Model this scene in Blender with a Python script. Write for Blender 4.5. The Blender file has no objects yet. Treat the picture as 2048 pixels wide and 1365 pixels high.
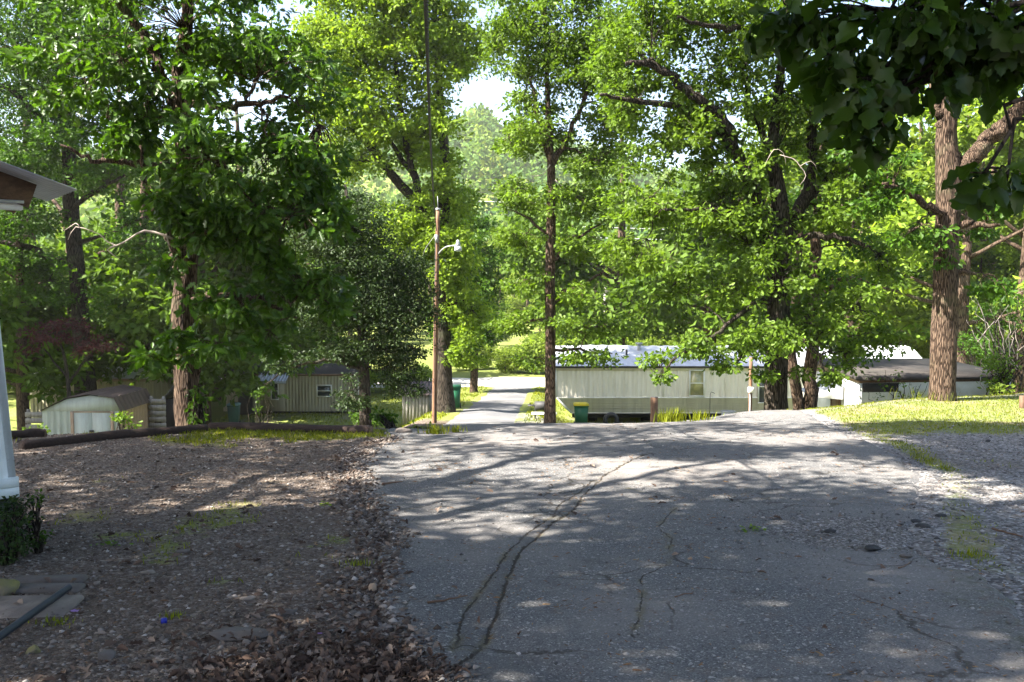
import bpy, math, random
import numpy as np
from mathutils import Vector
R = math.radians
rng = np.random.default_rng(7)
random.seed(7)
scene = bpy.context.scene
COL = scene.collection

# ------------------------------------------------------------------ camera
F, CX, CY, HZ, EYE = 1800.0, 1024.0, 682.5, 570.0, 1.6
PITCH = math.atan((CY - HZ) / F)
cam_d = bpy.data.cameras.new('camera')
cam = bpy.data.objects.new('camera', cam_d)
COL.objects.link(cam)
cam.location = (0, 0, EYE)
cam.rotation_euler = (math.pi / 2 - PITCH, 0, 0)
cam_d.sensor_width = 36
cam_d.lens = 36 * F / 2048
cam_d.clip_end = 3000
cam_d.clip_start = 0.05
scene.camera = cam
CP, SP = math.cos(PITCH), math.sin(PITCH)

def at(px, py, d):
    """point at forward distance y = d that the photo shows at pixel px, py"""
    r, u = (px - CX) / F, (CY - py) / F
    dx, dy, dz = r, CP + u * SP, -SP + u * CP
    k = d / dy
    return np.array((dx * k, d, EYE + dz * k))

# ------------------------------------------------------------------ maths
def sstep(a, b, x):
    t = np.clip((np.asarray(x, float) - a) / (b - a), 0, 1)
    return t * t * (3 - 2 * t)

def hash2(ix, iy, s=0):
    v = np.sin(ix * 127.1 + iy * 311.7 + s * 74.7) * 43758.5453
    return v - np.floor(v)

def vnoise(x, y, s=0):
    x, y = np.asarray(x, float), np.asarray(y, float)
    ix, iy = np.floor(x), np.floor(y)
    fx, fy = x - ix, y - iy
    fx, fy = fx * fx * (3 - 2 * fx), fy * fy * (3 - 2 * fy)
    a, b = hash2(ix, iy, s), hash2(ix + 1, iy, s)
    c, d = hash2(ix, iy + 1, s), hash2(ix + 1, iy + 1, s)
    return (a * (1 - fx) + b * fx) * (1 - fy) + (c * (1 - fx) + d * fx) * fy

def fbm(x, y, s=0, o=3):
    t, a, n = 0, .5, 0
    for i in range(o):
        t = t + a * vnoise(x * 2 ** i, y * 2 ** i, s + i); n += a; a *= .5
    return t / n

def norm(v):
    return v / np.maximum(np.linalg.norm(v, axis=-1, keepdims=True), 1e-9)

# ------------------------------------------------------------------ terrain
YC_X = [-12, -8, -5, -3.5, -2.5, -1.5, -.2, 1, 3, 5.5, 8, 12, 20]
YC_Y = [11.9, 12.4, 13.7, 14.4, 14.2, 13.3, 14.3, 15.3, 16.0, 16.6, 18.2, 20.0, 22]
RD_Y = [13, 16, 20, 24, 30, 40, 50, 57, 70]
RD_X = [-.6, -1.0, -1.2, -1.25, -1.1, -.75, -.3, .1, .5]
RD_Z = [-.65, -.95, -1.75, -2.45, -3.07, -3.85, -4.5, -4.95, -5.1]

def road_x(y): return np.interp(y, RD_Y, RD_X)

def h(x, y):
    x, y = np.asarray(x, float), np.asarray(y, float)
    yc = np.interp(x, YC_X, YC_Y)
    ym = np.minimum(np.maximum(y, -4), yc)
    def P(yy):
        return -.05 * yy + .02 * np.clip(x - 5.6, 0, 8) * sstep(10, 18, yy)
    Pc = P(ym)
    V = np.interp(y, [25, 45, 57, 70, 120, 150], [-4.5, -4.8, -5.0, -5.1, -3.4, -2.2])
    L = np.interp(x, [-4, 3, 8, 14], [12, 13, 12, 13])
    z = Pc + (V - Pc) * sstep(0, 1, (y - yc) / L)
    dx = x - road_x(y)
    wR = np.interp(y, [26, 36], [3.0, 1.5])
    G = np.where(dx > 0, 1 - sstep(0, 1, (dx - wR) / np.interp(y, [26, 36], [3, 1.6])), 1 - sstep(2.0, 4.6, -dx))
    G = G * sstep(14, 17, y) * (1 - sstep(58, 66, y))
    z = z + (np.interp(y, RD_Y, RD_Z) - z) * G
    yy = np.maximum(y, 1)
    a = np.clip(x / yy, -1.2, 1.2) * F + CX
    rise = np.interp(a, [-900, 200, 500, 880, 960, 1080, 1300, 1600, 1900, 2900],
                     [45, 48, 54, 66, 72, 62, 44, 44, 56, 50])
    rr = np.hypot(x, y)
    z = z + rise * sstep(135, 430, rr) * (y > 0) - .04 * np.maximum(rr - 460, 0) * (y > 0)
    nz = (fbm(x * .35, y * .35, 3) - .5) * np.interp(np.hypot(x, y), [0, 16, 40], [.05, .07, .35])
    return z + nz

def on_ground(px, py, lo=2.0, hi=300):
    d = lo
    while d < hi:
        p = at(px, py, d)
        if p[2] < h(p[0], p[1]): break
        d += .05 + d * .003
    return p[0], p[1], float(h(p[0], p[1]))

# driveway outline (x of the left and right edge for a distance y)
def edge(pts):
    q = []
    for px, py in pts:
        s = (py - HZ) / F - .05
        d = EYE / s
        q.append((d, (px - CX) / F * d))
    q.sort()
    return [a for a, _ in q], [b for _, b in q]
LE_Y, LE_X = edge([(880, 1500), (846, 1363), (789, 1325), (749, 1215), (752, 1154), (745, 1123), (765, 1066), (735, 1031),
                   (712, 1009), (714, 983), (701, 934), (727, 903), (771, 886)])
RE_Y, RE_X = edge([(2190, 1320), (2048, 1209), (2000, 1166), (1914, 1153), (1860, 1120), (1858, 1060), (1854, 1024), (1863, 986), (1863, 951),
                   (1799, 917), (1756, 889), (1717, 881), (1674, 861), (1636, 840)])
LE_Y += [14, 18]; LE_X += [-2.0, -2.2]
RE_Y = [0] + RE_Y + [20]; RE_X = [RE_X[0] + .3] + RE_X + [RE_X[-1] + .4]
LE_Y = [0] + LE_Y; LE_X = [LE_X[0] + .25] + LE_X
def left_edge(y): return np.interp(y, LE_Y, LE_X) + (fbm(y * 2.6, y * 0 + 3.3, 5, 5) - .5) * .13 + (fbm(y * 7.7, y * 0 + 1.7, 8, 4) - .5) * .07
def right_edge(y): return np.interp(y, RE_Y, RE_X) + (fbm(y * 1.7, y * 0 + 9.3, 6) - .5) * .3 + (fbm(y * 7, y * 0 + 9.3, 9) - .5) * .12

# ------------------------------------------------------------------ mesh helpers
def mesh_from(name, V, polys_flat, totals, mat=None, smooth=False):
    me = bpy.data.meshes.new(name)
    V = np.asarray(V, np.float32)
    totals = np.asarray(totals, np.int32)
    me.vertices.add(len(V)); me.vertices.foreach_set('co', V.ravel())
    me.loops.add(len(polys_flat)); me.loops.foreach_set('vertex_index', np.asarray(polys_flat, np.int32))
    me.polygons.add(len(totals))
    st = np.zeros(len(totals), np.int32); st[1:] = np.cumsum(totals)[:-1]
    me.polygons.foreach_set('loop_start', st)
    me.polygons.foreach_set('loop_total', totals)
    if smooth: me.polygons.foreach_set('use_smooth', np.ones(len(totals), bool))
    if mat: me.materials.append(mat)
    me.update(calc_edges=True)
    return me

class MB:
    """collects shapes into ONE mesh"""
    def __init__(s): s.v = []; s.f = []; s.t = []; s.n = 0
    def add(s, V, polys):
        V = np.asarray(V, float)
        for p in polys:
            s.f.extend([i + s.n for i in p]); s.t.append(len(p))
        s.v.append(V); s.n += len(V)
    def addq(s, V, Q):
        Q = np.asarray(Q)
        s.f.extend((Q + s.n).ravel().tolist()); s.t.extend([Q.shape[1]] * len(Q))
        s.v.append(np.asarray(V, float)); s.n += len(V)
    def box(s, x0, x1, y0, y1, z0, z1, bev=0.0):
        if bev <= 0:
            V = [(x, y, z) for x in (x0, x1) for y in (y0, y1) for z in (z0, z1)]
            s.add(V, [(0, 1, 3, 2), (4, 6, 7, 5), (0, 4, 5, 1), (2, 3, 7, 6), (0, 2, 6, 4), (1, 5, 7, 3)])
        else:
            bm_box(s, (x0, y0, z0), (x1, y1, z1), bev)
    def tube(s, pts, rad, sides=8, cap=True, wob=0.0, seed=0):
        pts = np.asarray(pts, float); n = len(pts)
        rad = np.broadcast_to(np.asarray(rad, float), (n,))
        T = np.gradient(pts, axis=0); T = norm(T)
        ref = np.where(np.abs(T[:, 2:3]) < .9, np.array([[0, 0, 1.]]), np.array([[1., 0, 0]]))
        # keep one reference along the tube
        ref = np.broadcast_to(np.array([[0, 1., 0]]) if np.abs(T[:, 1]).max() < .9 else (np.array([[1., 0, 0]]) if np.abs(T[:, 0]).max() < .9 else ref[:1]), T.shape)
        A = norm(np.cross(T, ref)); B = np.cross(T, A)
        ang = np.linspace(0, 2 * math.pi, sides, endpoint=False)
        rr = rad[:, None] * np.ones((1, sides))
        if wob:
            zz = np.arange(n)[:, None] * .35 + seed; aa = ang[None, :]
            rr = rr * (1 + wob * (vnoise(np.cos(aa) * 2.5 + 5 + zz * .6, np.sin(aa) * 2.5 + zz * .6, seed) - .5) * 2
                       + wob * .6 * (hash2(np.arange(sides)[None, :] * 1.0, np.floor(zz * .4), seed) - .5))
        V = pts[:, None, :] + rr[:, :, None] * (np.cos(ang)[None, :, None] * A[:, None, :] + np.sin(ang)[None, :, None] * B[:, None, :])
        i = np.arange(n - 1)[:, None] * sides; j = np.arange(sides)[None, :]; k = (j + 1) % sides
        Q = np.stack([i + j, i + k, i + sides + k, i + sides + j], -1).reshape(-1, 4)
        s.addq(V.reshape(-1, 3), Q)
        if cap:
            b = s.n - n * sides
            s.f.extend(range(b + sides - 1, b - 1, -1)); s.t.append(sides)
            s.f.extend(range(b + (n - 1) * sides, b + n * sides)); s.t.append(sides)
    def sheet(s, fn, nu, nv):
        """grid of points fn(u,v) -> x,y,z with u,v arrays in 0..1"""
        u, v = np.meshgrid(np.linspace(0, 1, nu), np.linspace(0, 1, nv))
        P = np.stack(fn(u.ravel(), v.ravel()), -1)
        i = np.arange(nv - 1)[:, None] * nu; j = np.arange(nu - 1)[None, :]
        Q = np.stack([i + j, i + j + 1, i + nu + j + 1, i + nu + j], -1).reshape(-1, 4)
        s.addq(P, Q)
    def mesh(s, name, mat, smooth=False):
        return mesh_from(name, np.concatenate(s.v), s.f, s.t, mat, smooth)
    def build(s, name, mat, parent=None, smooth=False):
        return link(name, s.mesh(name, mat, smooth), parent)

def bm_box(s, a, b, bev):
    a, b = np.array(a, float), np.array(b, float)
    c, hx = (a + b) / 2, (b - a) / 2
    V = []
    for ax in range(3):
        for sg in (-1, 1):
            o = [i for i in range(3) if i != ax]
            for p, q in ((-1, -1), (1, -1), (1, 1), (-1, 1)):
                v = np.zeros(3); v[ax] = sg * hx[ax]; v[o[0]] = p * (hx[o[0]] - bev); v[o[1]] = q * (hx[o[1]] - bev)
                V.append(c + v)
    import bmesh
    bm = bmesh.new()
    vs = [bm.verts.new(tuple(v)) for v in V]
    g = bmesh.ops.convex_hull(bm, input=vs)
    bm.verts.ensure_lookup_table(); bm.verts.index_update()
    s.add([tuple(v.co) for v in bm.verts], [[v.index for v in f.verts] for f in bm.faces])
    bm.free()

def link(name, me, parent=None):
    o = bpy.data.objects.new(name, me); COL.objects.link(o)
    if parent is not None: o.parent = parent
    return o

def tag(o, label=None, cat=None, group=None, kind=None):
    if label: o['label'] = label
    if cat: o['category'] = cat
    if group: o['group'] = group
    if kind: o['kind'] = kind
    return o

def empty(name, loc, label, cat, rz=0, group=None):
    o = bpy.data.objects.new(name, None); COL.objects.link(o)
    o.location = tuple(float(c) for c in loc); o.rotation_euler = (0, 0, rz)
    o.empty_display_size = .2
    return tag(o, label, cat, group)

def copy_tree(o, parent=None):
    c = o.copy(); COL.objects.link(c)
    if parent is not None: c.parent = parent
    for ch in list(o.children): copy_tree(ch, c)
    return c

# ------------------------------------------------------------------ materials
class NT:
    def __init__(s, name):
        s.m = bpy.data.materials.new(name); s.m.use_nodes = True
        s.t = s.m.node_tree; s.n = s.t.nodes; s.l = s.t.links
        s.b = s.n['Principled BSDF']; s.out = s.n['Material Output']
        s.tc = s.n.new('ShaderNodeTexCoord')
    def new(s, k, **kw):
        n = s.n.new(k)
        for a, v in kw.items(): setattr(n, a, v)
        return n
    def put(s, sock, v):
        if hasattr(v, 'is_output') or isinstance(v, bpy.types.NodeSocket): s.l.new(v, sock)
        elif isinstance(v, (tuple, list)) and len(v) == 3 and len(sock.default_value) == 4: sock.default_value = (*v, 1)
        else: sock.default_value = v
    def coord(s, scale=(1, 1, 1), kind='Object', src=None):
        m = s.new('ShaderNodeMapping'); m.inputs['Scale'].default_value = scale
        s.l.new(src or s.tc.outputs[kind], m.inputs['Vector']); return m.outputs[0]
    def noise(s, scale, detail=4, rough=.6, vec=None, dist=0):
        n = s.new('ShaderNodeTexNoise'); n.inputs['Scale'].default_value = scale; n.inputs['Detail'].default_value = detail
        n.inputs['Roughness'].default_value = rough; n.inputs['Distortion'].default_value = dist
        s.l.new(vec if vec is not None else s.tc.outputs['Object'], n.inputs['Vector']); return n.outputs['Fac']
    def vor(s, scale, feature='F1', vec=None, rand=1.0):
        n = s.new('ShaderNodeTexVoronoi', feature=feature); n.inputs['Scale'].default_value = scale
        n.inputs['Randomness'].default_value = rand
        s.l.new(vec if vec is not None else s.tc.outputs['Object'], n.inputs['Vector']); return n
    def ramp(s, fac, stops):
        n = s.new('ShaderNodeValToRGB'); e = n.color_ramp.elements
        while len(e) < len(stops): e.new(.5)
        for i, (p, c) in enumerate(stops):
            e[i].position = p; e[i].color = (*c, 1) if not isinstance(c, (int, float)) else (c, c, c, 1)
        s.l.new(fac, n.inputs[0]); return n.outputs[0]
    def mix(s, fac, a, b, mode='MIX'):
        n = s.new('ShaderNodeMix', data_type='RGBA', blend_type=mode)
        s.put(n.inputs[0], fac); s.put(n.inputs[6], a); s.put(n.inputs[7], b); return n.outputs[2]
    def math(s, op, a, b=0.0, c=0.0, clamp=False):
        n = s.new('ShaderNodeMath', operation=op); n.use_clamp = clamp
        s.put(n.inputs[0], a); s.put(n.inputs[1], b)
        if op in ('MULTIPLY_ADD', 'SMOOTH_MIN', 'COMPARE'): s.put(n.inputs[2], c)
        return n.outputs[0]
    def sm(s, v, a, b):
        n = s.new('ShaderNodeMapRange', interpolation_type='SMOOTHSTEP')
        s.put(n.inputs[0], v); n.inputs[1].default_value = a; n.inputs[2].default_value = b
        return n.outputs[0]
    def attr(s, name):
        n = s.new('ShaderNodeAttribute'); n.attribute_name = name; return n.outputs['Fac']
    def bump(s, hgt, strength=.3, dist=.02, nrm=None):
        n = s.new('ShaderNodeBump'); n.inputs['Strength'].default_value = strength; n.inputs['Distance'].default_value = dist
        s.l.new(hgt, n.inputs['Height'])
        if nrm is not None: s.l.new(nrm, n.inputs['Normal'])
        return n.outputs[0]
    def fin(s, col, rough=.7, nrm=None, metal=0.0, spec=.3):
        s.put(s.b.inputs['Base Color'], col); s.put(s.b.inputs['Roughness'], rough)
        s.b.inputs['Metallic'].default_value = metal
        s.b.inputs['Specular IOR Level'].default_value = spec
        if nrm is not None: s.l.new(nrm, s.b.inputs['Normal'])
        return s.m

def plain(name, c1, c2=None, scale=6, rough=.7, bump=.15, bscale=60, stretch=(1, 1, 1), metal=0, spec=.3, dirt=None):
    t = NT(name); v = t.coord(stretch)
    c2 = c2 or tuple(x * .75 for x in c1)
    f = t.noise(scale, 6, .65, v)
    col = t.mix(t.sm(f, .3, .7), c1, c2)
    if dirt:
        col = t.mix(t.math('MULTIPLY', t.sm(t.noise(1.3, 8, .75, v), .5, .72), .7), col, dirt)
    return t.fin(col, rough, t.bump(t.noise(bscale, 5, .6, v), bump, .01), metal, spec)

def leaf_mat(name, c, var=.35, trans=.5, yellow=(1.3, 1.35, .55), rough=.42, spec=.35):
    t = NT(name)
    g = t.new('ShaderNodeNewGeometry').outputs['Random Per Island']
    big = t.noise(.55, 3, .6)
    dark = tuple(x * (1 - var) for x in c); lite = (c[0] * (1 + var * 1.5), c[1] * (1 + var), c[2] * (1 + var * .4))
    col = t.mix(g, dark, lite)
    col = t.mix(t.math('MULTIPLY', t.sm(big, .42, .68), .55), col, (c[0] * 1.5, c[1] * 1.25, c[2] * .8))
    t.fin(col, rough, None, 0, spec)
    tr = t.new('ShaderNodeBsdfTranslucent')
    t.l.new(t.mix(1.0, col, yellow, 'MULTIPLY'), tr.inputs[0])
    mx = t.new('ShaderNodeMixShader'); mx.inputs[0].default_value = trans
    t.l.new(t.b.outputs[0], mx.inputs[1]); t.l.new(tr.outputs[0], mx.inputs[2])
    t.l.new(mx.outputs[0], t.out.inputs[0])
    return t.m

def bark_mat(name, c1, c2, sc=1.0):
    t = NT(name); v = t.coord((7 * sc, 7 * sc, .8 * sc))
    n = t.noise(2.2, 8, .7, v, .6)
    vo = t.vor(3.2, 'DISTANCE_TO_EDGE', t.coord((5 * sc, 5 * sc, .55 * sc)))
    f = t.math('MULTIPLY', t.sm(vo.outputs['Distance'], .0, .22), n)
    col = t.ramp(f, [(.08, tuple(x * .35 for x in c1)), (.3, c1), (.62, c2)])
    col = t.mix(t.math('MULTIPLY', t.sm(t.noise(1.1, 4, .6), .52, .7), .45), col, (.10, .115, .06))
    return t.fin(col, .9, t.bump(f, .9, .035), 0, .15)

M = {}
M['bark'] = bark_mat('oak_bark', (.070, .045, .031), (.160, .113, .081), 2.2)
M['bark_dark'] = bark_mat('dark_bark', (.036, .028, .022), (.09, .072, .057), 1.9)
M['deadwood'] = plain('dead_wood', (.42, .36, .30), (.28, .23, .19), 9, .85, .3, 40)
M['leaf_oak'] = leaf_mat('oak_leaf', (.040, .100, .011), .45, .42, rough=.5, spec=.22)
M['leaf_big'] = leaf_mat('big_oak_leaf', (.043, .104, .011), .45, .42, rough=.42, spec=.3)
M['leaf_lime'] = leaf_mat('lime_leaf', (.130, .218, .030), .42, .5, rough=.55, spec=.15)
M['leaf_mid'] = leaf_mat('fresh_leaf', (.077, .146, .021), .5, .48, rough=.5, spec=.2)
M['leaf_dark'] = leaf_mat('small_dark_leaf', (.020, .042, .011), .4, .25, (1.4, 1.4, .6), .55, .2)
M['leaf_far'] = leaf_mat('far_leaf', (.120, .190, .034), .45, .48, rough=.6, spec=.12)
M['leaf_far2'] = leaf_mat('far_dark_leaf', (.058, .115, .016), .42, .42, rough=.6, spec=.12)
M['leaf_red'] = leaf_mat('purple_leaf', (.055, .016, .026), .45, .35, (1.8, .9, .9))
M['leaf_shrub'] = leaf_mat('shrub_leaf', (.042, .092, .012), .4, spec=.2)
M['leaf_near'] = leaf_mat('hanging_leaf', (.026, .060, .007), .35, .4, (1.4, 1.4, .5), .4, .3)
M['grass'] = leaf_mat('grass_blade', (.150, .195, .018), .4, .4, (1.3, 1.2, .6), .6, .12)
SUN_EL, SUN_AZ, SUN_E, SKY, EXPOSURE, HAZE = 47, 250, 5.0, .065, 2.74, .00026
LEAFY = 2.0
SHADE_COVER = 3.2
SHADE_A = [((-2.4, 2.6, 9.4), (2.6, 2.4, 1.5), 1.0), ((1.2, 2.4, 9.2), (2.6, 2.4, 1.5), 1.0), ((-1.0, 5.6, 9.3), (2.6, 2.4, 1.4), 1.0), ((1.6, 7.0, 9.2), (2.6, 2.2, 1.3), 1.0), ((.2, 9.6, 9.0), (2.6, 2.0, 1.0), 1.5), ((-2.2, 8.6, 9.2), (1.9, 2.2, 1.0), 1.6), ((-1.6, 11.2, 9.2), (2.2, 1.4, .9), 1.5), ((3.5, 5.0, 9.2), (2.0, 2.6, 1.3), .9)]
SHADE_B = [((-5.2, 2.0, 9.0), (2.6, 2.5, 1.5), 1.4), ((-8.4, 1.6, 8.6), (2.6, 2.5, 1.5), 1.4), ((-4.2, 4.0, 9.6), (2, 2, 1.2), .8), ((-11.6, 2.0, 8.4), (2.6, 2.5, 1.5), 1.0), ((-5.6, 4.8, 8.9), (2.5, 2.1, 1.4), .95), ((-9.0, 4.8, 8.7), (2.5, 2.1, 1.4), .42), ((-12.2, 5.2, 8.4), (2.5, 2.1, 1.4), .36), ((-14.5, 10.2, 8.6), (2.6, 1.6, 1.1), .9), ((-14.6, 7.4, 8.6), (2.4, 1.6, 1.1), .75), ((-12, 7.2, 8.8), (2.2, 1.3, 1.0), .7), ((-7.6, 8.6, 8.8), (2.4, 1.6, 1.1), .45), ((-11.5, 8.6, 8.6), (2.4, 1.6, 1.1), .5), ((-5.0, 8.4, 9.2), (2.0, 1.4, 1.0), .5), ((-6.5, 11.0, 9.4), (2.4, 1.4, 1.0), .35), ((-10.5, 11.0, 9.0), (2.4, 1.4, 1.0), .6)]
SHADE_C = [((-6, -1.5, 8.4), (3.0, 2.4, 1.5), 1.0), ((-9.5, -1.6, 8.0), (2.8, 2.4, 1.5), 1.0), ((-3.2, -1.5, 9.2), (2.6, 2.2, 1.4), 1.0), ((-12.5, -1.0, 8.0), (2.6, 2.4, 1.4), 1.0)]
# ------------------------------------------------------------------ leaf templates: verts (along, across, up) and two halves
def tmpl(half, droop=.18, fold=.22):
    mid = [(0, 0), (.5, 0), (1, 0)]
    P = [(a, 0., -droop * a * a) for a, _ in mid]
    n = len(half)
    L = [(a, b, fold * b - droop * a * a) for a, b in half]
    Rr = [(a, -b, fold * b - droop * a * a) for a, b in half]
    V = np.array(P + L + Rr)
    f1 = [0, 1, 2] + [3 + i for i in range(n - 1, -1, -1)]
    f2 = [2, 1, 0] + [3 + n + i for i in range(n)]
    return V, [f1, f2]
OAK = tmpl([(.1, .03), (.24, .17), (.33, .07), (.46, .27), (.56, .12), (.68, .32), (.78, .13), (.88, .2), (.97, .07)], .3, .3)
MIDL = tmpl([(.2, .13), (.36, .1), (.55, .27), (.8, .2)])
SIMP = (np.array([(0, 0, 0), (.45, .27, .07), (1, 0, -.12), (.45, -.27, .07)]), [[0, 2, 1], [0, 3, 2]])
LAREA = .3

def place_leaves(tm, P, D, Nn, S):
    V, faces = tm
    D = norm(D); A = norm(np.cross(Nn, D)); Nz = np.cross(D, A)
    W = P[:, None, :] + S[:, None, None] * (V[None, :, 0:1] * D[:, None, :] + V[None, :, 1:2] * A[:, None, :] + V[None, :, 2:3] * Nz[:, None, :])
    n, k = len(P), len(V)
    flat = np.array(sum(faces, []), np.int64); tot = np.array([len(f) for f in faces])
    idx = (np.arange(n)[:, None] * k + flat[None, :]).ravel()
    return W.reshape(-1, 3), idx, np.tile(tot, n)

def clumps_to_leaves(C, rad, per, size, droop=.35, flat=.6, outc=None, g=rng):
    n = len(C) * per
    cc = np.repeat(C, per, 0)
    off = norm(g.normal(size=(n, 3))) * np.array([1, 1, flat]) * (rad * g.uniform(.15, 1, (n, 1)) ** .7) * .75
    P = cc + off
    D = norm(off) * 1.1 + g.normal(size=(n, 3)) * .45; D[:, 2] -= droop
    Nn = g.normal(size=(n, 3)) * .75 + np.array([0, 0, .42])
    S = size * g.uniform(.62, 1.25, n)
    return P, D, Nn, S

BOUGH = 9
def blob_clumps(c, r, n, g=rng, shell=.42):
    nb = max(3, int(round(n / BOUGH)))
    if n > 12:
        d = norm(g.normal(size=(nb, 3))); q = g.uniform(0, 1, nb) ** .4
        bc = d * q[:, None] * .92; sz = g.uniform(.16, .34, nb)
        k = g.choice(nb, n, p=sz ** 2 / (sz ** 2).sum())
        off = g.normal(size=(n, 3)) * np.array((1, 1, .5)) * sz[k][:, None] * .75
        off[:, 2] -= .25 * (off[:, 0] ** 2 + off[:, 1] ** 2)
        return c + (bc[k] + off) * r
    d = norm(g.normal(size=(n, 3)))
    q = g.uniform(0, 1, n) ** shell
    w = 1 + (vnoise(d[:, 0] * 2.1 + 7, d[:, 1] * 2.1 + d[:, 2] * 1.7, int(abs(c[0]) * 10)) - .5) * .55
    return c + d * (q * w)[:, None] * r

def catmull(pts, step):
    pts = np.asarray(pts, float); out = []
    P = np.vstack([2 * pts[0] - pts[1], pts, 2 * pts[-1] - pts[-2]])
    for i in range(1, len(P) - 2):
        n = max(2, int(np.linalg.norm(P[i + 1][:3] - P[i][:3]) / step))
        t = np.linspace(0, 1, n, endpoint=False)[:, None]
        a, b, c, d = P[i - 1], P[i], P[i + 1], P[i + 2]
        out.append(.5 * ((2 * b) + (c - a) * t + (2 * a - 5 * b + 4 * c - d) * t ** 2 + (3 * b - a - 3 * c + d) * t ** 3))
    out.append(pts[-1:]); return np.vstack(out)

def twig(mb, a, b, r0, r1, g=rng, seg=5, sag=.12, sides=4):
    t = np.linspace(0, 1, seg)[:, None]
    L = np.linalg.norm(b - a)
    p = a + (b - a) * t
    p[:, 2] += (np.sin(t[:, 0] * math.pi) * L * sag)
    p[1:-1] += g.normal(size=(seg - 2, 3)) * L * .045
    mb.tube(p, np.linspace(r0, r1, seg), sides, cap=False)
    return p

def build_tree(name, label, cat, limbs, blobs, leafm, barkm, tm=SIMP, size=.15, cover=2.2, per=9, clump=.42,
               droop=.35, sides=14, step=.3, dead=None, twigs=True, group=None, wob=.10, jit=.03, seed=1, base=None):
    """limbs: lists of (point, radius); blobs: (centre, radii, cover factor)"""
    g = np.random.default_rng(seed)
    b0 = np.array(limbs[0][0][0], float) if base is None else np.array(base, float)
    gz = float(h(b0[0], b0[1])); b0 = np.array((b0[0], b0[1], gz))
    root = empty(name, b0, label, cat, 0, group)
    tb = MB(); S = []
    for k, lb in enumerate(limbs):
        arr = np.array([(*p, r) for p, r in lb], float)
        if k == 0 and base is None:
            if arr[0, 2] > gz - .15:
                arr = np.vstack([[arr[0, 0], arr[0, 1], gz - .2, arr[0, 3] * 1.25], arr])
        sm = catmull(arr, step if k == 0 else step * .8)
        big = sm[:, 3].max()
        if k: sm[1:-1, :3] += g.normal(size=(len(sm) - 2, 3)) * jit
        tb.tube(sm[:, :3] - b0, np.maximum(sm[:, 3], .006), sides if big > .1 else max(6, sides // 2), wob=wob if big > .05 else .0, seed=seed + k)
        S.append(sm)
    S = np.vstack(S)
    Pl, Dl, Nl, Sl = [], [], [], []
    for c, r, cv in blobs:
        c, r = np.array(c, float), np.array(r, float)
        area = math.pi * r[0] * r[2]
        nl = LEAFY * cover * cv * area / (LAREA * size * size)
        nc = max(2, int(nl / per))
        C = blob_clumps(c, r, nc, g)
        C[:, 2] = np.maximum(C[:, 2], h(C[:, 0], C[:, 1]) + .15)
        P, D, Nn, Sz = clumps_to_leaves(C, clump, per, size, droop, g=g)
        Pl.append(P); Dl.append(D); Nl.append(Nn); Sl.append(Sz)
        if twigs:
            dd = np.linalg.norm(S[:, :3] - c, axis=1) + np.where(S[:, 2] > c[2] + r[2], 1.0, 0)
            i = int(np.argmin(dd)); a = S[i, :3]
            rb = min(.045, S[i, 3] * .6) * min(1.4, max(.5, r.mean() / 1.2))
            p = twig(tb, a - b0, c - b0, max(rb, .014), .012, g, 9, .10, 5)
            sel = g.choice(nc, min(nc, 46), replace=False)
            for q in sel:
                e = C[q] - b0
                j = int(np.argmin(np.linalg.norm(p - e, axis=1)))
                twig(tb, p[j], e, .011, .004, g, 5, .08, 3)
    tb.build('trunk', barkm, root, True)
    if Pl:
        W, idx, tot = place_leaves(tm, np.vstack(Pl) - b0, np.vstack(Dl), np.vstack(Nl), np.concatenate(Sl))
        link('crown', mesh_from('crown', W, idx, tot, leafm), root)
    if dead:
        db = MB()
        for lb in dead:
            arr = np.array([(*p, r) for p, r in lb], float)
            sm = catmull(arr, .12); sm[1:-1, :3] += g.normal(size=(len(sm) - 2, 3)) * .004
            db.tube(sm[:, :3] - b0, np.maximum(sm[:, 3], .004), 6)
        o = db.build('dead_branch', M['deadwood'], root, True); o['label'] = 'pale leafless dead branch'
    return root

def PX(d0, pts):
    """limb in photo pixels: (px, py, radius[, distance])"""
    return [(at(p[0], p[1], p[3] if len(p) > 3 else d0), p[2]) for p in pts]

def BL(d0, pts):
    """foliage masses: (px, py, half width px, half height px, half depth m[, cover[, distance]])"""
    out = []
    for p in pts:
        d = p[6] if len(p) > 6 else d0
        out.append((at(p[0], p[1], d), (p[2] * d / F, p[4], p[3] * d / F), p[5] if len(p) > 5 else 1.0))
    return out

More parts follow.
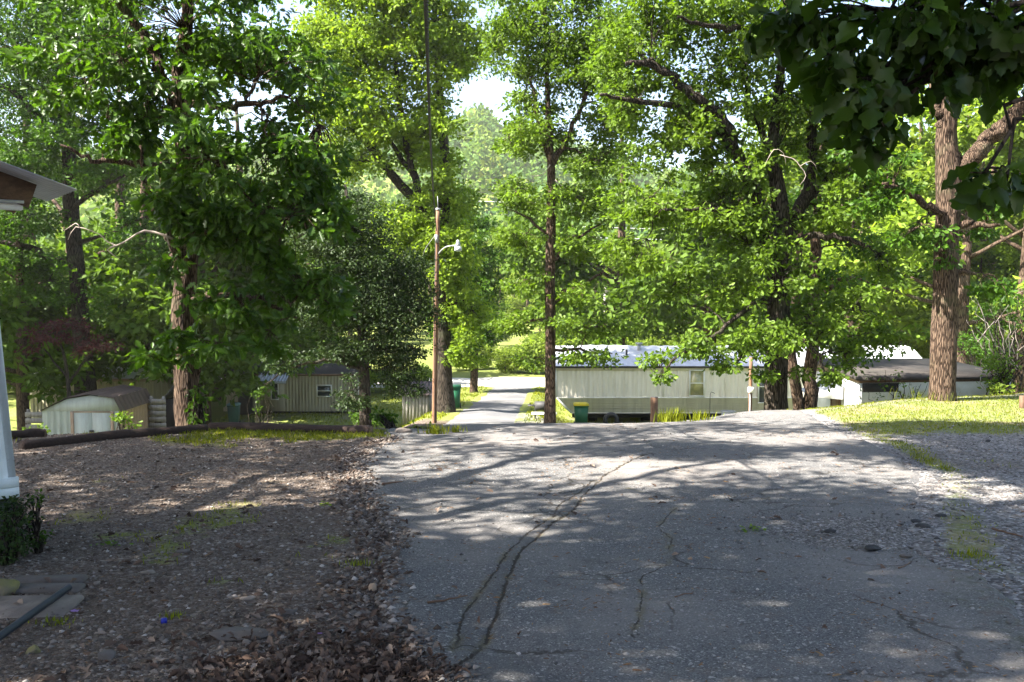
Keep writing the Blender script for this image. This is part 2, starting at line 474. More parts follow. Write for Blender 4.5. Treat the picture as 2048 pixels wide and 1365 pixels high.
# ------------------------------------------------------------------ the trees one can tell apart
build_tree('oak_tree', 'big leaved oak with thick forked trunk right behind the logs, vine at its foot', 'tree',
  [PX(15, [(379, 880, .26), (377, 845, .21), (373, 760, .195), (367, 670, .185), (366, 610, .175), (376, 520, .16), (375, 420, .15), (368, 300, .14),
           (360, 150, .13), (372, 60, .10), (378, -60, .09), (370, -260, .05)]),
   PX(15, [(366, 245, .10), (345, 190, .095), (310, 110, .085), (270, 50, .07), (225, -10, .06, 14.6), (190, -90, .04, 14.2)]),
   PX(15, [(366, 575, .085), (345, 490, .075, 14.8), (318, 430, .06, 14.4), (295, 385, .045, 14.1), (280, 290, .02, 13.8)]),
   PX(15, [(366, 200, .07), (430, 215, .06, 14.6), (500, 210, .045, 14.4), (580, 190, .02, 14.2)]),
   PX(15, [(378, 490, .07), (450, 430, .055, 14.4), (540, 420, .04, 14), (620, 450, .02, 13.8)]),
   PX(15, [(370, 610, .06), (430, 590, .05, 14.6), (520, 600, .035, 14.3), (600, 640, .018, 14)]),
   PX(15, [(366, 330, .06), (280, 330, .05, 14.6), (190, 320, .035, 14.4), (120, 290, .016, 14.2)]),
   PX(15, [(392, 700, .035), (396, 780, .04), (398, 850, .05)])],
  BL(15, [(370, 60, 250, 130, 2.2, .8), (190, 150, 130, 100, 1.6, .65), (520, 130, 150, 130, 1.8, 1.0), (540, 300, 120, 110, 1.5, 1.1, 14.3), (570, 440, 95, 110, 1.3, 1.2, 14.2),
          (610, 570, 75, 95, 1.1, 1.25, 14.2), (420, 320, 120, 70, 1.0, 1.1, 13.4), (320, 410, 85, 75, .9, 1.0, 13.6), (470, 470, 110, 75, 1.0, 1.1, 14.0),
          (480, 600, 100, 55, .9, 1.1, 14.2), (440, 690, 90, 35, .8, 1.0, 14.1), (330, 720, 50, 50, .6, .8, 14.4), (210, 250, 100, 70, 1.2, .8, 14.3),
          (300, 240, 120, 70, 1.3, .9, 14.4), (640, 250, 50, 130, 1.0, 1.0, 14.6), (370, -150, 300, 120, 2.5, .8), (385, 480, 75, 80, .9, 1.0, 14.1), (250, 120, 90, 60, 1.2, .8, 14.4), (400, 200, 70, 60, .9, .8, 14), (630, 420, 50, 90, .9, 1.0, 14.3), (540, 660, 60, 35, .6, 1, 14)]),
  M['leaf_big'], M['bark'], OAK, .165, 1.75, 13, .25, .45, 22, .1, seed=11,
  dead=[PX(14, [(345, 478, .02), (290, 462, .016), (232, 492, .012), (200, 470, .009), (152, 455, .007), (136, 480, .004)]),
        PX(14, [(232, 492, .014), (215, 500, .01), (240, 520, .005)]), PX(14, [(160, 456, .009), (150, 447, .007), (128, 462, .004)]),
        PX(14, [(320, 400, .012), (330, 450, .014), (338, 490, .012)])])

build_tree('shade_tree', 'dark trunked tree with a long bent limb behind the metal shed', 'tree',
  [PX(36, [(174, 815, .46), (167, 720, .35), (157, 580, .32), (148, 480, .30), (140, 380, .28), (135, 250, .25), (120, 100, .19), (100, -80, .12)]),
   PX(36, [(149, 522, .15), (100, 517, .14), (62, 497, .13), (0, 482, .11), (-80, 470, .08)]),
   PX(36, [(134, 300, .13), (75, 235, .12, 35), (20, 180, .1, 34.5), (-60, 150, .07, 34)]),
   PX(36, [(140, 420, .1), (195, 380, .09, 35), (250, 350, .05, 35)]),
   PX(36, [(146, 490, .09), (210, 470, .07, 35.4), (300, 430, .03, 35)])],
  BL(35.5, [(50, 110, 150, 130, 2.6, 1.2), (200, 60, 140, 100, 2.5, 1.1), (30, 310, 100, 80, 2, 1.3), (225, 345, 80, 60, 1.8, 1.1), (40, 430, 90, 50, 1.6, 1.2), (120, 230, 110, 90, 2.2, 1.2),
            (120, -60, 240, 80, 3, 1.1), (270, 470, 70, 60, 1.5, 1.1), (100, 560, 80, 60, 1.2, .8), (40, 520, 60, 40, 1.4, .9), (250, 600, 80, 60, 1.5, .8)]),
  M['leaf_oak'], M['bark_dark'], MIDL, .16, 2.0, 14, .38, .3, 16, .3, seed=12)

build_tree('broadleaf_tree', 'tall yellow green tree with a bare broken limb, behind the utility pole', 'tree',
  [PX(36, [(893, 865, .5), (891, 800, .36), (888, 740, .33), (884, 650, .32), (881, 560, .31), (885, 450, .26), (890, 330, .2), (880, 200, .15), (870, 60, .1), (865, -90, .05)]),
   PX(36, [(880, 560, .24), (866, 480, .26), (840, 415, .21), (800, 370, .18), (752, 310, .16), (722, 272, .14), (704, 258, .13)], ),
   PX(36, [(868, 490, .16), (830, 360, .14), (808, 250, .12), (792, 130, .09), (800, -20, .05)]),
   PX(36, [(760, 318, .08), (715, 325, .05), (700, 312, .02)]),
   PX(36, [(830, 360, .1), (740, 220, .08), (690, 130, .06), (660, 20, .03)]),
   PX(36, [(884, 620, .09), (930, 600, .06), (960, 640, .03)])],
  BL(36, [(760, 60, 140, 95, 3), (690, 140, 100, 100, 2.5), (850, 120, 90, 105, 2.5), (905, 45, 60, 55, 2), (760, 220, 110, 75, 2.5), (850, 270, 75, 80, 2.2),
          (885, 380, 60, 80, 2.0, 1.2), (720, 320, 60, 50, 1.8, .8), (860, 480, 75, 60, 1.8, 1.2), (790, 450, 70, 60, 1.6, .8), (905, 560, 45, 80, 1.5, 1.4), (930, 640, 50, 60, 1.5, 1.4), (640, 60, 60, 100, 2, .9),
          (925, 715, 40, 28, 1, 1.2), (780, -60, 220, 70, 3.2, 1.1), (810, 30, 110, 60, 2.6), (930, 110, 40, 60, 1.6), (680, 250, 70, 60, 2, .9), (890, 500, 60, 60, 1.8, 1.2)]),
  M['leaf_lime'], M['bark_dark'], MIDL, .18, 2.6, 14, .42, .3, 16, .35, seed=13)

build_tree('small_leaf_tree', 'dark small leaved tree drooping over the faded cream trailer', 'tree',
  [PX(27, [(732, 880, .2), (729, 780, .16), (724, 660, .14), (716, 560, .12), (702, 450, .09), (690, 370, .04)]),
   PX(27, [(724, 660, .08), (770, 600, .07), (830, 580, .03)]), PX(27, [(720, 620, .07), (670, 580, .06), (620, 540, .03)]),
   PX(27, [(728, 740, .06), (650, 722, .05, 26.4), (580, 740, .03, 26), (530, 770, .015, 26)]),
   PX(27, [(726, 690, .06), (780, 680, .05), (830, 700, .02)])],
  BL(27, [(700, 450, 80, 75, 1.5), (730, 560, 120, 85, 1.7, 1.1), (800, 610, 75, 80, 1.4, 1.1), (660, 620, 80, 60, 1.3), (770, 700, 95, 55, 1.3, .8), (690, 700, 60, 40, 1.2, .6),
          (815, 750, 50, 40, 1, .7), (640, 400, 50, 50, 1.2, .9), (560, 720, 60, 22, .8, .5, 26), (700, 790, 38, 38, .6, .6, 26), (640, 470, 60, 60, 1.3, 1)]),
  M['leaf_dark'], M['bark_dark'], SIMP, .10, 3.0, 14, .30, .5, 10, .3, seed=14)

build_tree('slim_tree', 'slender straight tree with layered boughs between the lower road and mobile home', 'tree',
  [PX(28, [(1098, 880, .26), (1100, 825, .18), (1101, 700, .162), (1101, 560, .152), (1102, 450, .143), (1102, 340, .128), (1099, 290, .1), (1095, 180, .075), (1090, 40, .05), (1085, -90, .03)]),
   PX(28, [(1102, 345, .1), (1122, 295, .085), (1160, 220, .07), (1185, 120, .05), (1200, -10, .03)]),
   PX(28, [(1101, 325, .08), (1078, 260, .07), (1066, 180, .05), (1050, 60, .03)]),
   PX(28, [(1103, 612, .07), (1128, 583, .06), (1170, 568, .045), (1240, 520, .02)]),
   PX(28, [(1103, 525, .055), (1150, 480, .045), (1210, 440, .02)]),
   PX(28, [(1100, 640, .05), (1050, 645, .04), (1000, 655, .02)]),
   PX(28, [(1102, 700, .05), (1170, 700, .04), (1225, 708, .015)]),
   PX(28, [(1101, 480, .05), (1060, 440, .04), (1020, 420, .015)])],
  BL(28, [(1090, 50, 100, 95, 2, .75), (1050, 180, 60, 75, 1.6, .75), (1160, 150, 85, 95, 1.8, .8), (1090, 270, 80, 50, 1.6, .75), (1040, 385, 45, 50, 1.2, .9), (1150, 400, 80, 45, 1.4, .85),
          (1040, 480, 45, 36, 1.2, 1), (1185, 500, 65, 38, 1.3, .9), (1055, 560, 55, 28, 1.2, .9), (1150, 590, 70, 22, 1.1, .9), (1025, 650, 50, 28, 1, 1.1), (1175, 655, 85, 20, 1.2, 1.2),
          (1165, 712, 60, 20, 1, 1.2), (1190, 320, 60, 50, 1.4, .75), (1090, -80, 150, 70, 2.2, 1), (1020, 60, 60, 80, 1.6, .8), (1210, 60, 70, 90, 1.8, .9), (1230, 230, 60, 80, 1.6, .9), (1020, 270, 40, 50, 1.3, .8), (1215, 420, 50, 45, 1.2, .9), (1045, 720, 30, 18, .8, .7), (1230, 650, 40, 14, .8, .9)]),
  M['leaf_mid'], M['bark'], MIDL, .14, 2.7, 14, .32, .25, 16, .25, seed=15,
  dead=[PX(27.6, [(1100, 330, .02), (1085, 350, .014), (1062, 352, .006)]), PX(27.5, [(1110, 360, .018), (1140, 385, .012), (1170, 395, .005)])])

build_tree('oak_tree', 'spreading oak with arching limbs and drooping boughs before the cream mobile home', 'tree',
  [PX(22, [(1556, 880, .4), (1553, 825, .30), (1553, 740, .28), (1556, 640, .27), (1558, 560, .26), (1563, 480, .25), (1560, 410, .2), (1546, 300, .15), (1555, 200, .12), (1570, 60, .09), (1575, -90, .05)]),
   PX(22, [(1557, 540, .17), (1524, 425, .165), (1470, 300, .15, 21.7), (1440, 237, .13, 21.5), (1370, 180, .11, 21.3), (1310, 131, .09, 21), (1252, 128, .05, 20.8)]),
   PX(21.6, [(1470, 298, .09), (1395, 222, .08), (1300, 207, .06, 21), (1200, 190, .03, 20.5)]),
   PX(22, [(1563, 500, .17), (1600, 420, .15), (1625, 330, .13), (1622, 200, .11), (1600, 100, .09), (1590, -40, .06)]),
   PX(22, [(1610, 115, .09, 21.8), (1560, 85, .085, 21.4), (1480, 57, .07, 21), (1410, 50, .055, 20.6), (1355, 33, .03, 20.3)]),
   PX(22, [(1555, 600, .07), (1490, 618, .06, 21.4), (1420, 678, .045, 21), (1345, 718, .03, 20.6), (1312, 765, .015, 20.5)]),
   PX(22, [(1562, 500, .1), (1640, 470, .08, 21.5), (1730, 490, .04, 21)]), PX(22, [(1556, 640, .07), (1620, 690, .05, 21.4), (1662, 770, .02, 21)]),
   PX(22, [(1520, 440, .07), (1440, 420, .05, 21.3), (1330, 420, .03, 20.8)]), PX(22, [(1555, 640, .06), (1500, 690, .04, 21.3), (1460, 740, .02, 21)]),
   PX(22, [(1548, 330, .1), (1500, 200, .08, 22.4), (1480, 80, .05, 22.6)]), PX(22.2, [(1600, 420, .08), (1680, 330, .06), (1740, 260, .03)])],
  BL(22, [(1310, 60, 110, 75, 2, .8), (1440, 130, 110, 95, 2, .75), (1245, 210, 75, 75, 1.6, .8), (1330, 290, 100, 65, 1.6, .65), (1560, 70, 130, 90, 2, .8), (1650, 240, 80, 110, 1.8, .85),
          (1460, 330, 85, 60, 1.5, .75), (1400, 420, 115, 60, 1.5, .9), (1290, 400, 75, 55, 1.4, .9), (1500, 490, 90, 60, 1.4, .9), (1650, 430, 80, 60, 1.4, .9), (1730, 400, 70, 60, 1.4, .8), (1450, 570, 80, 45, 1.2, .9),
          (1510, 670, 105, 50, 1.3, 1.1, 21.3), (1630, 650, 85, 60, 1.3, 1.1), (1390, 690, 65, 32, 1, 1, 20.8), (1318, 735, 34, 34, .6, .9, 20.6), (1455, 735, 32, 32, .6, .8, 21), (1655, 760, 26, 36, .5, .8, 21),
          (1720, 620, 60, 50, 1.2, .8), (1560, 560, 60, 70, 1, .7, 21.2), (1560, 760, 60, 26, .6, .6, 21.2), (1560, 300, 50, 90, 1.2, .6), (1480, -70, 260, 60, 2.6, .8), (1360, 560, 60, 45, 1, .9), (1260, 110, 90, 80, 1.8, .9), (1390, 20, 150, 60, 2.2, 1), (1400, 230, 110, 70, 1.8, .8), (1560, 180, 80, 80, 1.6, .9), (1700, 330, 70, 70, 1.6, .9), (1280, 500, 70, 50, 1.3, .9), (1760, 520, 50, 50, 1.2, .8), (1770, 670, 75, 34, 1.2, .9, 22.5), (1690, 710, 50, 28, .9, .9, 22), (1610, 540, 60, 40, 1.2, .8), (1450, 410, 90, 60, 1.4, .9)]),
  M['leaf_mid'], M['bark_dark'], MIDL, .14, 2.2, 14, .30, .35, 18, .2, seed=16,
  dead=[PX(20, [(1560, 310, .007), (1585, 318, .01), (1600, 333, .01), (1612, 352, .006), (1600, 370, .003)]), PX(20, [(1600, 333, .008), (1622, 322, .005), (1634, 340, .003)]),
        PX(20, [(1530, 330, .004), (1548, 300, .007), (1566, 306, .004), (1572, 330, .003)])])

build_tree('twin_trunk_tree', 'tree with two crossing trunks beside the spreading oak, left of the white outbuilding', 'tree',
  [PX(25, [(1606, 880, .22), (1598, 815, .17), (1586, 740, .15), (1580, 680, .13), (1592, 600, .11), (1600, 480, .08), (1605, 380, .05)]),
   PX(25, [(1612, 860, .22), (1622, 800, .19), (1622, 720, .18), (1626, 640, .17), (1628, 540, .15), (1632, 460, .12), (1640, 340, .07), (1645, 240, .04)]),
   PX(25, [(1627, 600, .06), (1690, 560, .05), (1760, 570, .02)])],
  BL(25.2, [(1650, 560, 70, 55, 1.4, .8), (1700, 680, 60, 50, 1.3, .9), (1610, 420, 60, 60, 1.4, .7), (1690, 490, 60, 45, 1.3, .7)]),
  M['leaf_oak'], M['bark'], MIDL, .14, 2.0, 14, .3, .35, 14, .3, seed=17)

build_tree('oak_tree', 'stout brown barked oak standing on the sunny grass bank at right', 'tree',
  [PX(19, [(1885, 835, .34), (1885, 795, .268), (1887, 700, .25), (1890, 600, .245), (1893, 500, .24), (1896, 420, .24), (1896, 340, .245), (1893, 270, .2), (1905, 150, .19), (1910, 40, .17), (1915, -90, .13), (1900, -300, .07)]),
   PX(19, [(1900, 365, .19), (1940, 322, .185, 18.9), (1990, 267, .17, 18.8), (2060, 200, .15, 18.6), (2150, 120, .12, 18.4), (2260, 20, .07, 18.2)]),
   PX(19, [(1893, 440, .08), (1850, 405, .07, 18.6), (1800, 377, .055, 18.3), (1765, 368, .03, 18.1)]),
   PX(19, [(1900, 458, .075), (1950, 446, .065, 18.7), (2000, 450, .03, 18.5)]), PX(19, [(1900, 546, .055), (1930, 545, .05, 18.8), (1950, 548, .035, 18.7)]),
   PX(19, [(1893, 270, .12), (1872, 200, .1), (1860, 100, .07), (1850, -40, .04)])],
  BL(18.8, [(1775, 400, 65, 45, 1.2, .9), (1835, 455, 45, 35, .8, .8, 18.3), (1880, -130, 260, 110, 2.6, .9), (2080, 60, 110, 150, 2, .9), (1970, 440, 60, 30, .9, .8), (1740, 320, 60, 50, 1.2, .8), (1890, 500, 40, 50, .4, .35, 18.5),
            (2000, 560, 50, 40, 1, .8), (2190, 230, 110, 90, 1.8, .9), (2260, 60, 140, 110, 2, .9), (2020, 0, 80, 80, 1.6, .8)]),
  M['leaf_oak'], M['bark'], MIDL, .14, 2.0, 14, .28, .35, 26, .1, seed=18)

build_tree('lawn_tree', 'narrow trunked tree on the lawn left of where the two roads meet', 'tree',
  [PX(52, [(948, 815, .42), (947, 790, .24), (949, 740, .22), (950, 680, .2), (955, 600, .15), (955, 500, .08)])],
  BL(52, [(950, 600, 60, 80, 2.2, .9), (960, 500, 45, 60, 2, .8), (930, 680, 50, 30, 1.6, 1.2), (925, 520, 55, 70, 2.2, 1.2), (912, 650, 55, 50, 1.8, 1.3), (935, 440, 45, 50, 1.8, 1), (970, 570, 40, 60, 1.8, 1.1), (975, 660, 30, 30, 1.4, 1)]),
  M['leaf_oak'], M['bark'], SIMP, .22, 2.6, 14, .6, .3, 12, .4, seed=19)

build_tree('japanese_maple', 'small purple leaved tree beside the white roofed trailer', 'tree',
  [PX(33, [(140, 860, .1), (138, 790, .08), (130, 720, .06), (115, 670, .03)]), PX(33, [(136, 770, .05), (180, 710, .04), (220, 690, .02)]), PX(33, [(137, 760, .05), (90, 700, .03), (60, 690, .02)])],
  BL(33, [(115, 668, 55, 28, 1.1, 1.1), (190, 690, 50, 20, 1, .7), (80, 690, 40, 20, .9, .7)]),
  M['leaf_red'], M['bark_dark'], SIMP, .12, 2.0, 10, .35, .4, 8, .3, seed=20)

# oaks whose crowns hang over the camera and shade the yard
def shade_oak(label, tx, ty, lean, blobs, seed, size=.2, cover=1.0):
    global BOUGH
    BOUGH = 24
    z0 = float(h(tx, ty))
    tr = [((tx, ty, z0 - .2), .5), ((tx, ty, z0 + .3), .38), ((tx + lean[0] * .2, ty + lean[1] * .2, z0 + 2.5), .33), ((tx + lean[0] * .5, ty + lean[1] * .5, z0 + 5), .28), ((tx + lean[0], ty + lean[1], z0 + 8), .2), ((tx + lean[0] * 1.3, ty + lean[1] * 1.3, z0 + 11), .09)]
    top = np.array(tr[3][0])
    limbs = [tr]
    for c, r, cv in blobs:
        c = np.array(c)
        m = top + (c - top) * .5 + np.array([0, 0, -.3])
        limbs.append([(top, .14), (m, .09), (c, .04)])
    return build_tree('oak_tree', label, 'tree', limbs, blobs, M['leaf_near'], M['bark'], SIMP, size, cover, 10, .55, .3, 14, .3, seed=seed)
# ------------------------------------------------------------------ grass amount on the ground (0..1)
def grass_amt(x, y):
    n = fbm(x * .9, y * .9, 21)
    yc = np.interp(x, YC_X, YC_Y)
    re = np.interp(y, RE_Y, RE_X); le = np.interp(y, LE_Y, LE_X)
    bank = sstep(12.6, 14.4, y + (n - .5) * 2.2 - .12 * (x - 6)) * sstep(.0, .5, x - re) * .95
    strip = sstep(.05, .25, x - re) * (1 - sstep(.35, .8, x - re)) * sstep(3, 7, y) * (.15 + .75 * n)
    rpatch = sstep(.1, .6, x - re) * (1 - sstep(1.6, 3.0, x - re)) * sstep(6.0, 8, y) * (1 - sstep(10, 11.5, y)) * sstep(.42, .62, n) * .55
    log = sstep(11.6, 13.6, y + (n - .5) * 2.2) * (1 - sstep(-1.75, -1.3, x)) * (.55 + .5 * n)
    m2 = fbm(x * 1.6 + 4, y * 1.6, 23)
    left = (x < le - .1) * sstep(.55, .72, m2) * sstep(4.2, 6, y) * (1 - sstep(8.8, 10.2, y)) * .55
    valley = sstep(.6, 4, y - yc) * (.55 + .45 * sstep(.4, .55, n))
    rd = np.abs(x - road_x(y))
    dirt = sstep(15, 17, y) * (1 - sstep(29, 33, y)) * (1 - sstep(2.6, 4.2, rd))
    near = np.maximum.reduce([bank, strip, rpatch, log * np.clip(.35 + 1.1 * sstep(.4, .6, fbm(x * .7, y * .7, 27)) * sstep(-6.5, -4, x), 0, 1), left])
    g = np.where(y > yc + .4, np.maximum(valley, near * .6) * (1 - dirt * .9), near)
    g = np.where(y > 45, np.maximum(g, .9), g)
    return np.clip(g, 0, 1)

def spaced(lo, hi, a, b, st, gr, mx):
    mid = list(np.arange(a, b + 1e-6, st)); r = []; p, s = b, st
    while p < hi: s = min(s * gr, mx); p += s; r.append(p)
    l = []; p, s = a, st
    while p > lo: s = min(s * gr, mx); p -= s; l.append(p)
    return np.array(l[::-1] + mid + r)

# ------------------------------------------------------------------ ground material
def ground_material():
    t = NT('ground_gravel_and_grass')
    P = t.tc.outputs['Object']
    warp = t.new('ShaderNodeVectorMath', operation='ADD')
    t.l.new(P, warp.inputs[0])
    nz = t.new('ShaderNodeTexNoise'); nz.inputs['Scale'].default_value = 9; t.l.new(P, nz.inputs['Vector'])
    sc = t.new('ShaderNodeVectorMath', operation='SCALE'); t.l.new(nz.outputs['Color'], sc.inputs[0]); sc.inputs['Scale'].default_value = .05
    t.l.new(sc.outputs[0], warp.inputs[1]); W = warp.outputs[0]
    v1 = t.vor(38, vec=W); v2 = t.vor(95, vec=W); v3 = t.vor(15, vec=W)
    sep = t.new('ShaderNodeSeparateColor'); t.l.new(v1.outputs['Color'], sep.inputs[0])
    sep2 = t.new('ShaderNodeSeparateColor'); t.l.new(v2.outputs['Color'], sep2.inputs[0])
    left = t.attr('left')
    c_l = t.ramp(sep.outputs[0], [(0, (.050, .035, .027)), (.4, (.102, .078, .062)), (.72, (.155, .123, .10)), (.93, (.24, .205, .175)), (1, (.36, .33, .31))])
    c_r = t.ramp(sep.outputs[1], [(0, (.075, .070, .068)), (.45, (.15, .142, .138)), (.8, (.22, .21, .205)), (1, (.36, .35, .34))])
    f_l = t.ramp(sep2.outputs[0], [(0, (.045, .034, .028)), (.5, (.10, .078, .063)), (1, (.20, .165, .14))])
    base = t.mix(left, c_r, t.mix(.5, c_l, f_l))
    big = t.noise(.7, 6, .65)
    base = t.mix(t.math('MULTIPLY', t.sm(big, .45, .7), .5), base, (.085, .058, .042))
    gn = t.noise(5, 7, .7); g2 = t.noise(40, 4, .7)
    grass = t.attr('grass')
    gm = t.math('MULTIPLY', t.sm(t.math('ADD', grass, t.math('MULTIPLY', t.math('SUBTRACT', gn, .5), 1.5)), .3, .8), t.mix(t.attr('far'), t.math('MULTIPLY_ADD', g2, .5, .5), (1, 1, 1)))
    gc = t.mix(t.sm(g2, .3, .7), (.085, .108, .018), (.185, .225, .035))
    gc = t.mix(t.sm(t.noise(1.1, 6, .65), .46, .62), gc, (.22, .19, .085))
    far = t.attr('far')
    gc = t.mix(far, gc, t.mix(t.noise(.35, 4, .6), (.11, .15, .03), (.2, .22, .06)))
    col = t.mix(gm, base, gc)
    hgt = t.math('ADD', t.math('MULTIPLY', v1.outputs['Distance'], -1.0), t.math('MULTIPLY', v2.outputs['Distance'], -.4))
    hgt = t.math('ADD', hgt, t.math('MULTIPLY', v3.outputs['Distance'], -1.0))
    nb = t.bump(hgt, .75, .018)
    return t.fin(col, .92, nb, 0, .12)

def asphalt_material():
    t = NT('old_asphalt')
    P = t.tc.outputs['Object']
    v = t.vor(130); v2 = t.vor(60)
    s = t.new('ShaderNodeSeparateColor'); t.l.new(v.outputs['Color'], s.inputs[0])
    s2 = t.new('ShaderNodeSeparateColor'); t.l.new(v2.outputs['Color'], s2.inputs[0])
    base = t.ramp(s.outputs[0], [(0, (.055, .053, .052)), (.55, (.106, .105, .106)), (.9, (.14, .136, .133)), (.97, (.22, .215, .205)), (1, (.32, .31, .30))])
    light = t.mix(t.sm(s2.outputs[1], .972, .98), base, (.27, .255, .24))
    big = t.noise(.55, 7, .62)
    col = t.mix(t.math('MULTIPLY', t.sm(big, .4, .68), .65), light, (.185, .168, .155))
    col = t.mix(t.math('MULTIPLY', t.sm(t.noise(1.7, 8, .75), .54, .7), .5), col, (.052, .05, .05))
    # brown litter dust
    col = t.mix(t.math('MULTIPLY', t.sm(t.noise(6, 9, .8), .56, .66), .45), col, (.12, .075, .048))
    wob = t.math('MULTIPLY', t.math('SUBTRACT', t.noise(7, 6, .7), .5), .085)
    hsum = t.math('MULTIPLY', v.outputs['Distance'], -.35)
    crack_tot = None
    moss_tot = None
    for i, wd in enumerate((.017, .012, .008, .009, .007)):
        a = t.math('ABSOLUTE', t.math('ADD', t.attr('crack%d' % i), wob))
        m = t.math('SUBTRACT', 1.0, t.sm(a, wd * .35, wd))
        m = t.math('MULTIPLY', m, t.sm(t.noise(2.3 + i, 5, .7), .30 + .04 * i, .48 + .03 * i))
        ms = t.math('SUBTRACT', 1.0, t.sm(a, .008, .05))
        crack_tot = m if crack_tot is None else t.math('MAXIMUM', crack_tot, m)
        moss_tot = ms if moss_tot is None else t.math('MAXIMUM', moss_tot, ms)
    # fine net of hair cracks
    wv = t.new('ShaderNodeVectorMath', operation='ADD'); t.l.new(P, wv.inputs[0])
    n = t.new('ShaderNodeTexNoise'); n.inputs['Scale'].default_value = 2.6; n.inputs['Detail'].default_value = 6; t.l.new(P, n.inputs['Vector'])
    k = t.new('ShaderNodeVectorMath', operation='SCALE'); t.l.new(n.outputs['Color'], k.inputs[0]); k.inputs['Scale'].default_value = .5
    t.l.new(k.outputs[0], wv.inputs[1])
    hc = t.vor(.85, 'DISTANCE_TO_EDGE', wv.outputs[0])
    hair = t.math('MULTIPLY', t.math('SUBTRACT', 1.0, t.sm(hc.outputs['Distance'], .004, .013)), t.sm(t.noise(.9, 3, .6), .43, .55))
    crack = t.math('MAXIMUM', crack_tot, t.math('MULTIPLY', hair, .75))
    mossf = t.math('MULTIPLY', moss_tot, t.math('MULTIPLY', t.sm(t.noise(3.0, 6, .7), .47, .62), .6))
    col = t.mix(mossf, col, t.mix(t.noise(30, 3, .6), (.07, .075, .02), (.14, .10, .05)))
    col = t.mix(t.math('MULTIPLY', t.attr('seam'), .3), col, (.07, .068, .067))
    col = t.mix(crack, col, (.034, .027, .021))
    # worn through to gravel
    pm = t.sm(t.math('ADD', t.attr('patch'), t.math('MULTIPLY', t.math('SUBTRACT', t.noise(6, 6, .7), .5), .8)), .35, .6)
    pc = t.ramp(t.math('MULTIPLY', s2.outputs[0], 1.0), [(0, (.05, .045, .042)), (.5, (.13, .118, .11)), (.85, (.21, .195, .185)), (1, (.36, .34, .33))])
    col = t.mix(pm, col, pc)
    # moss and needles at the right near edge
    em = t.sm(t.math('ADD', t.attr('edge'), t.math('MULTIPLY', t.math('SUBTRACT', t.noise(4, 7, .75), .5), 1.1)), .45, .75)
    col = t.mix(t.math('MULTIPLY', em, t.sm(t.noise(14, 7, .8), .38, .68)), col, t.mix(t.sm(t.noise(3, 5, .7), .42, .58), (.055, .062, .02), (.095, .055, .032)))
    hgt = t.math('SUBTRACT', hsum, t.math('MULTIPLY', crack, 1.6))
    hgt = t.math('ADD', hgt, t.math('MULTIPLY', t.noise(3.5, 5, .6), 1.2))
    hgt = t.math('SUBTRACT', hgt, t.math('MULTIPLY', t.math('MULTIPLY', pm, v2.outputs['Distance']), 1.5))
    return t.fin(col, .88, t.bump(hgt, .5, .010), 0, .2)

def set_attr(me, name, val):
    a = me.attributes.new(name, 'FLOAT', 'POINT'); a.data.foreach_set('value', np.asarray(val, np.float32))

# ------------------------------------------------------------------ ground
gx = spaced(-720, 720, -7, 12, .11, 1.09, 16)
gy = spaced(-60, 760, 2.6, 20, .11, 1.06, 16)
X, Y = np.meshgrid(gx, gy); X = X.ravel(); Y = Y.ravel()
inn = np.minimum(X - left_edge(Y), right_edge(Y) - X)
under = sstep(.02, .25, inn) * (1 - sstep(17.2, 17.8, Y)) * (Y > -3.5)
rdm = (1 - sstep(1.0, 1.25, np.abs(X - road_x(Y)))) * sstep(17, 17.5, Y) * (1 - sstep(63, 64, Y))
Z = h(X, Y) - .10 * under - .07 * rdm - .07 * sstep(56.8, 57.6, Y) * (1 - sstep(63.2, 64.2, Y)) * (np.abs(X) < 70)
nu, nv = len(gx), len(gy)
i = np.arange(nv - 1)[:, None] * nu; j = np.arange(nu - 1)[None, :]
Q = np.stack([i + j, i + j + 1, i + nu + j + 1, i + nu + j], -1).reshape(-1, 4)
gm = mesh_from('ground', np.stack([X, Y, Z], -1), Q.ravel(), np.full(len(Q), 4), ground_material(), True)
set_attr(gm, 'grass', grass_amt(X, Y)); set_attr(gm, 'left', (X < np.interp(Y, LE_Y, LE_X) + 1)); set_attr(gm, 'far', sstep(22, 40, Y))
tag(link('ground', gm), 'sloping yard of gravel, grass and leaf mould falling to the valley and wooded hill', None, None, 'structure')

# ------------------------------------------------------------------ driveway
yy = np.concatenate([np.arange(-3, 3, .25), np.arange(3, 17.9, .055)])
uu = np.concatenate([np.linspace(0, .012, 7)[:-1], np.linspace(.012, .08, 14)[:-1], np.linspace(.08, .94, 110)[:-1], np.linspace(.94, 1, 9)])
U, YY = np.meshgrid(uu, yy); U = U.ravel(); YY = YY.ravel()
l, r_ = left_edge(YY), right_edge(YY)
XX = l + (r_ - l) * U
dl, dr = XX - l, r_ - XX
amp = (.004 + .016 * fbm(YY * .8, YY * 0 + 1.1, 31)) * (1 - sstep(12, 13.6, YY))
berm = amp * np.exp(-((dl - .20) / .13) ** 2) - .02 * np.exp(-((dl - .52) / .16) ** 2) * (1 - sstep(12, 13.6, YY))
drop = -.012 * (1 - sstep(.05, .5, dl)) - .07 * (1 - sstep(0, .045, dl)) - .05 * (1 - sstep(0, .12, dr))
und = (fbm(XX * .8, YY * .8, 33) - .5) * .05 + (fbm(XX * 4, YY * 4, 34) - .5) * .012
A_ = on_ground(1730, 1075); patch = np.exp(-(((XX - A_[0]) / .85) ** 2 + ((YY - A_[1]) / .62) ** 2) ** 1.5)
rough_e = (fbm(XX * 9, YY * 9, 37) - .5) * .022 * (1 - sstep(.25, .55, dl)) * (1 - sstep(12, 13.6, YY))
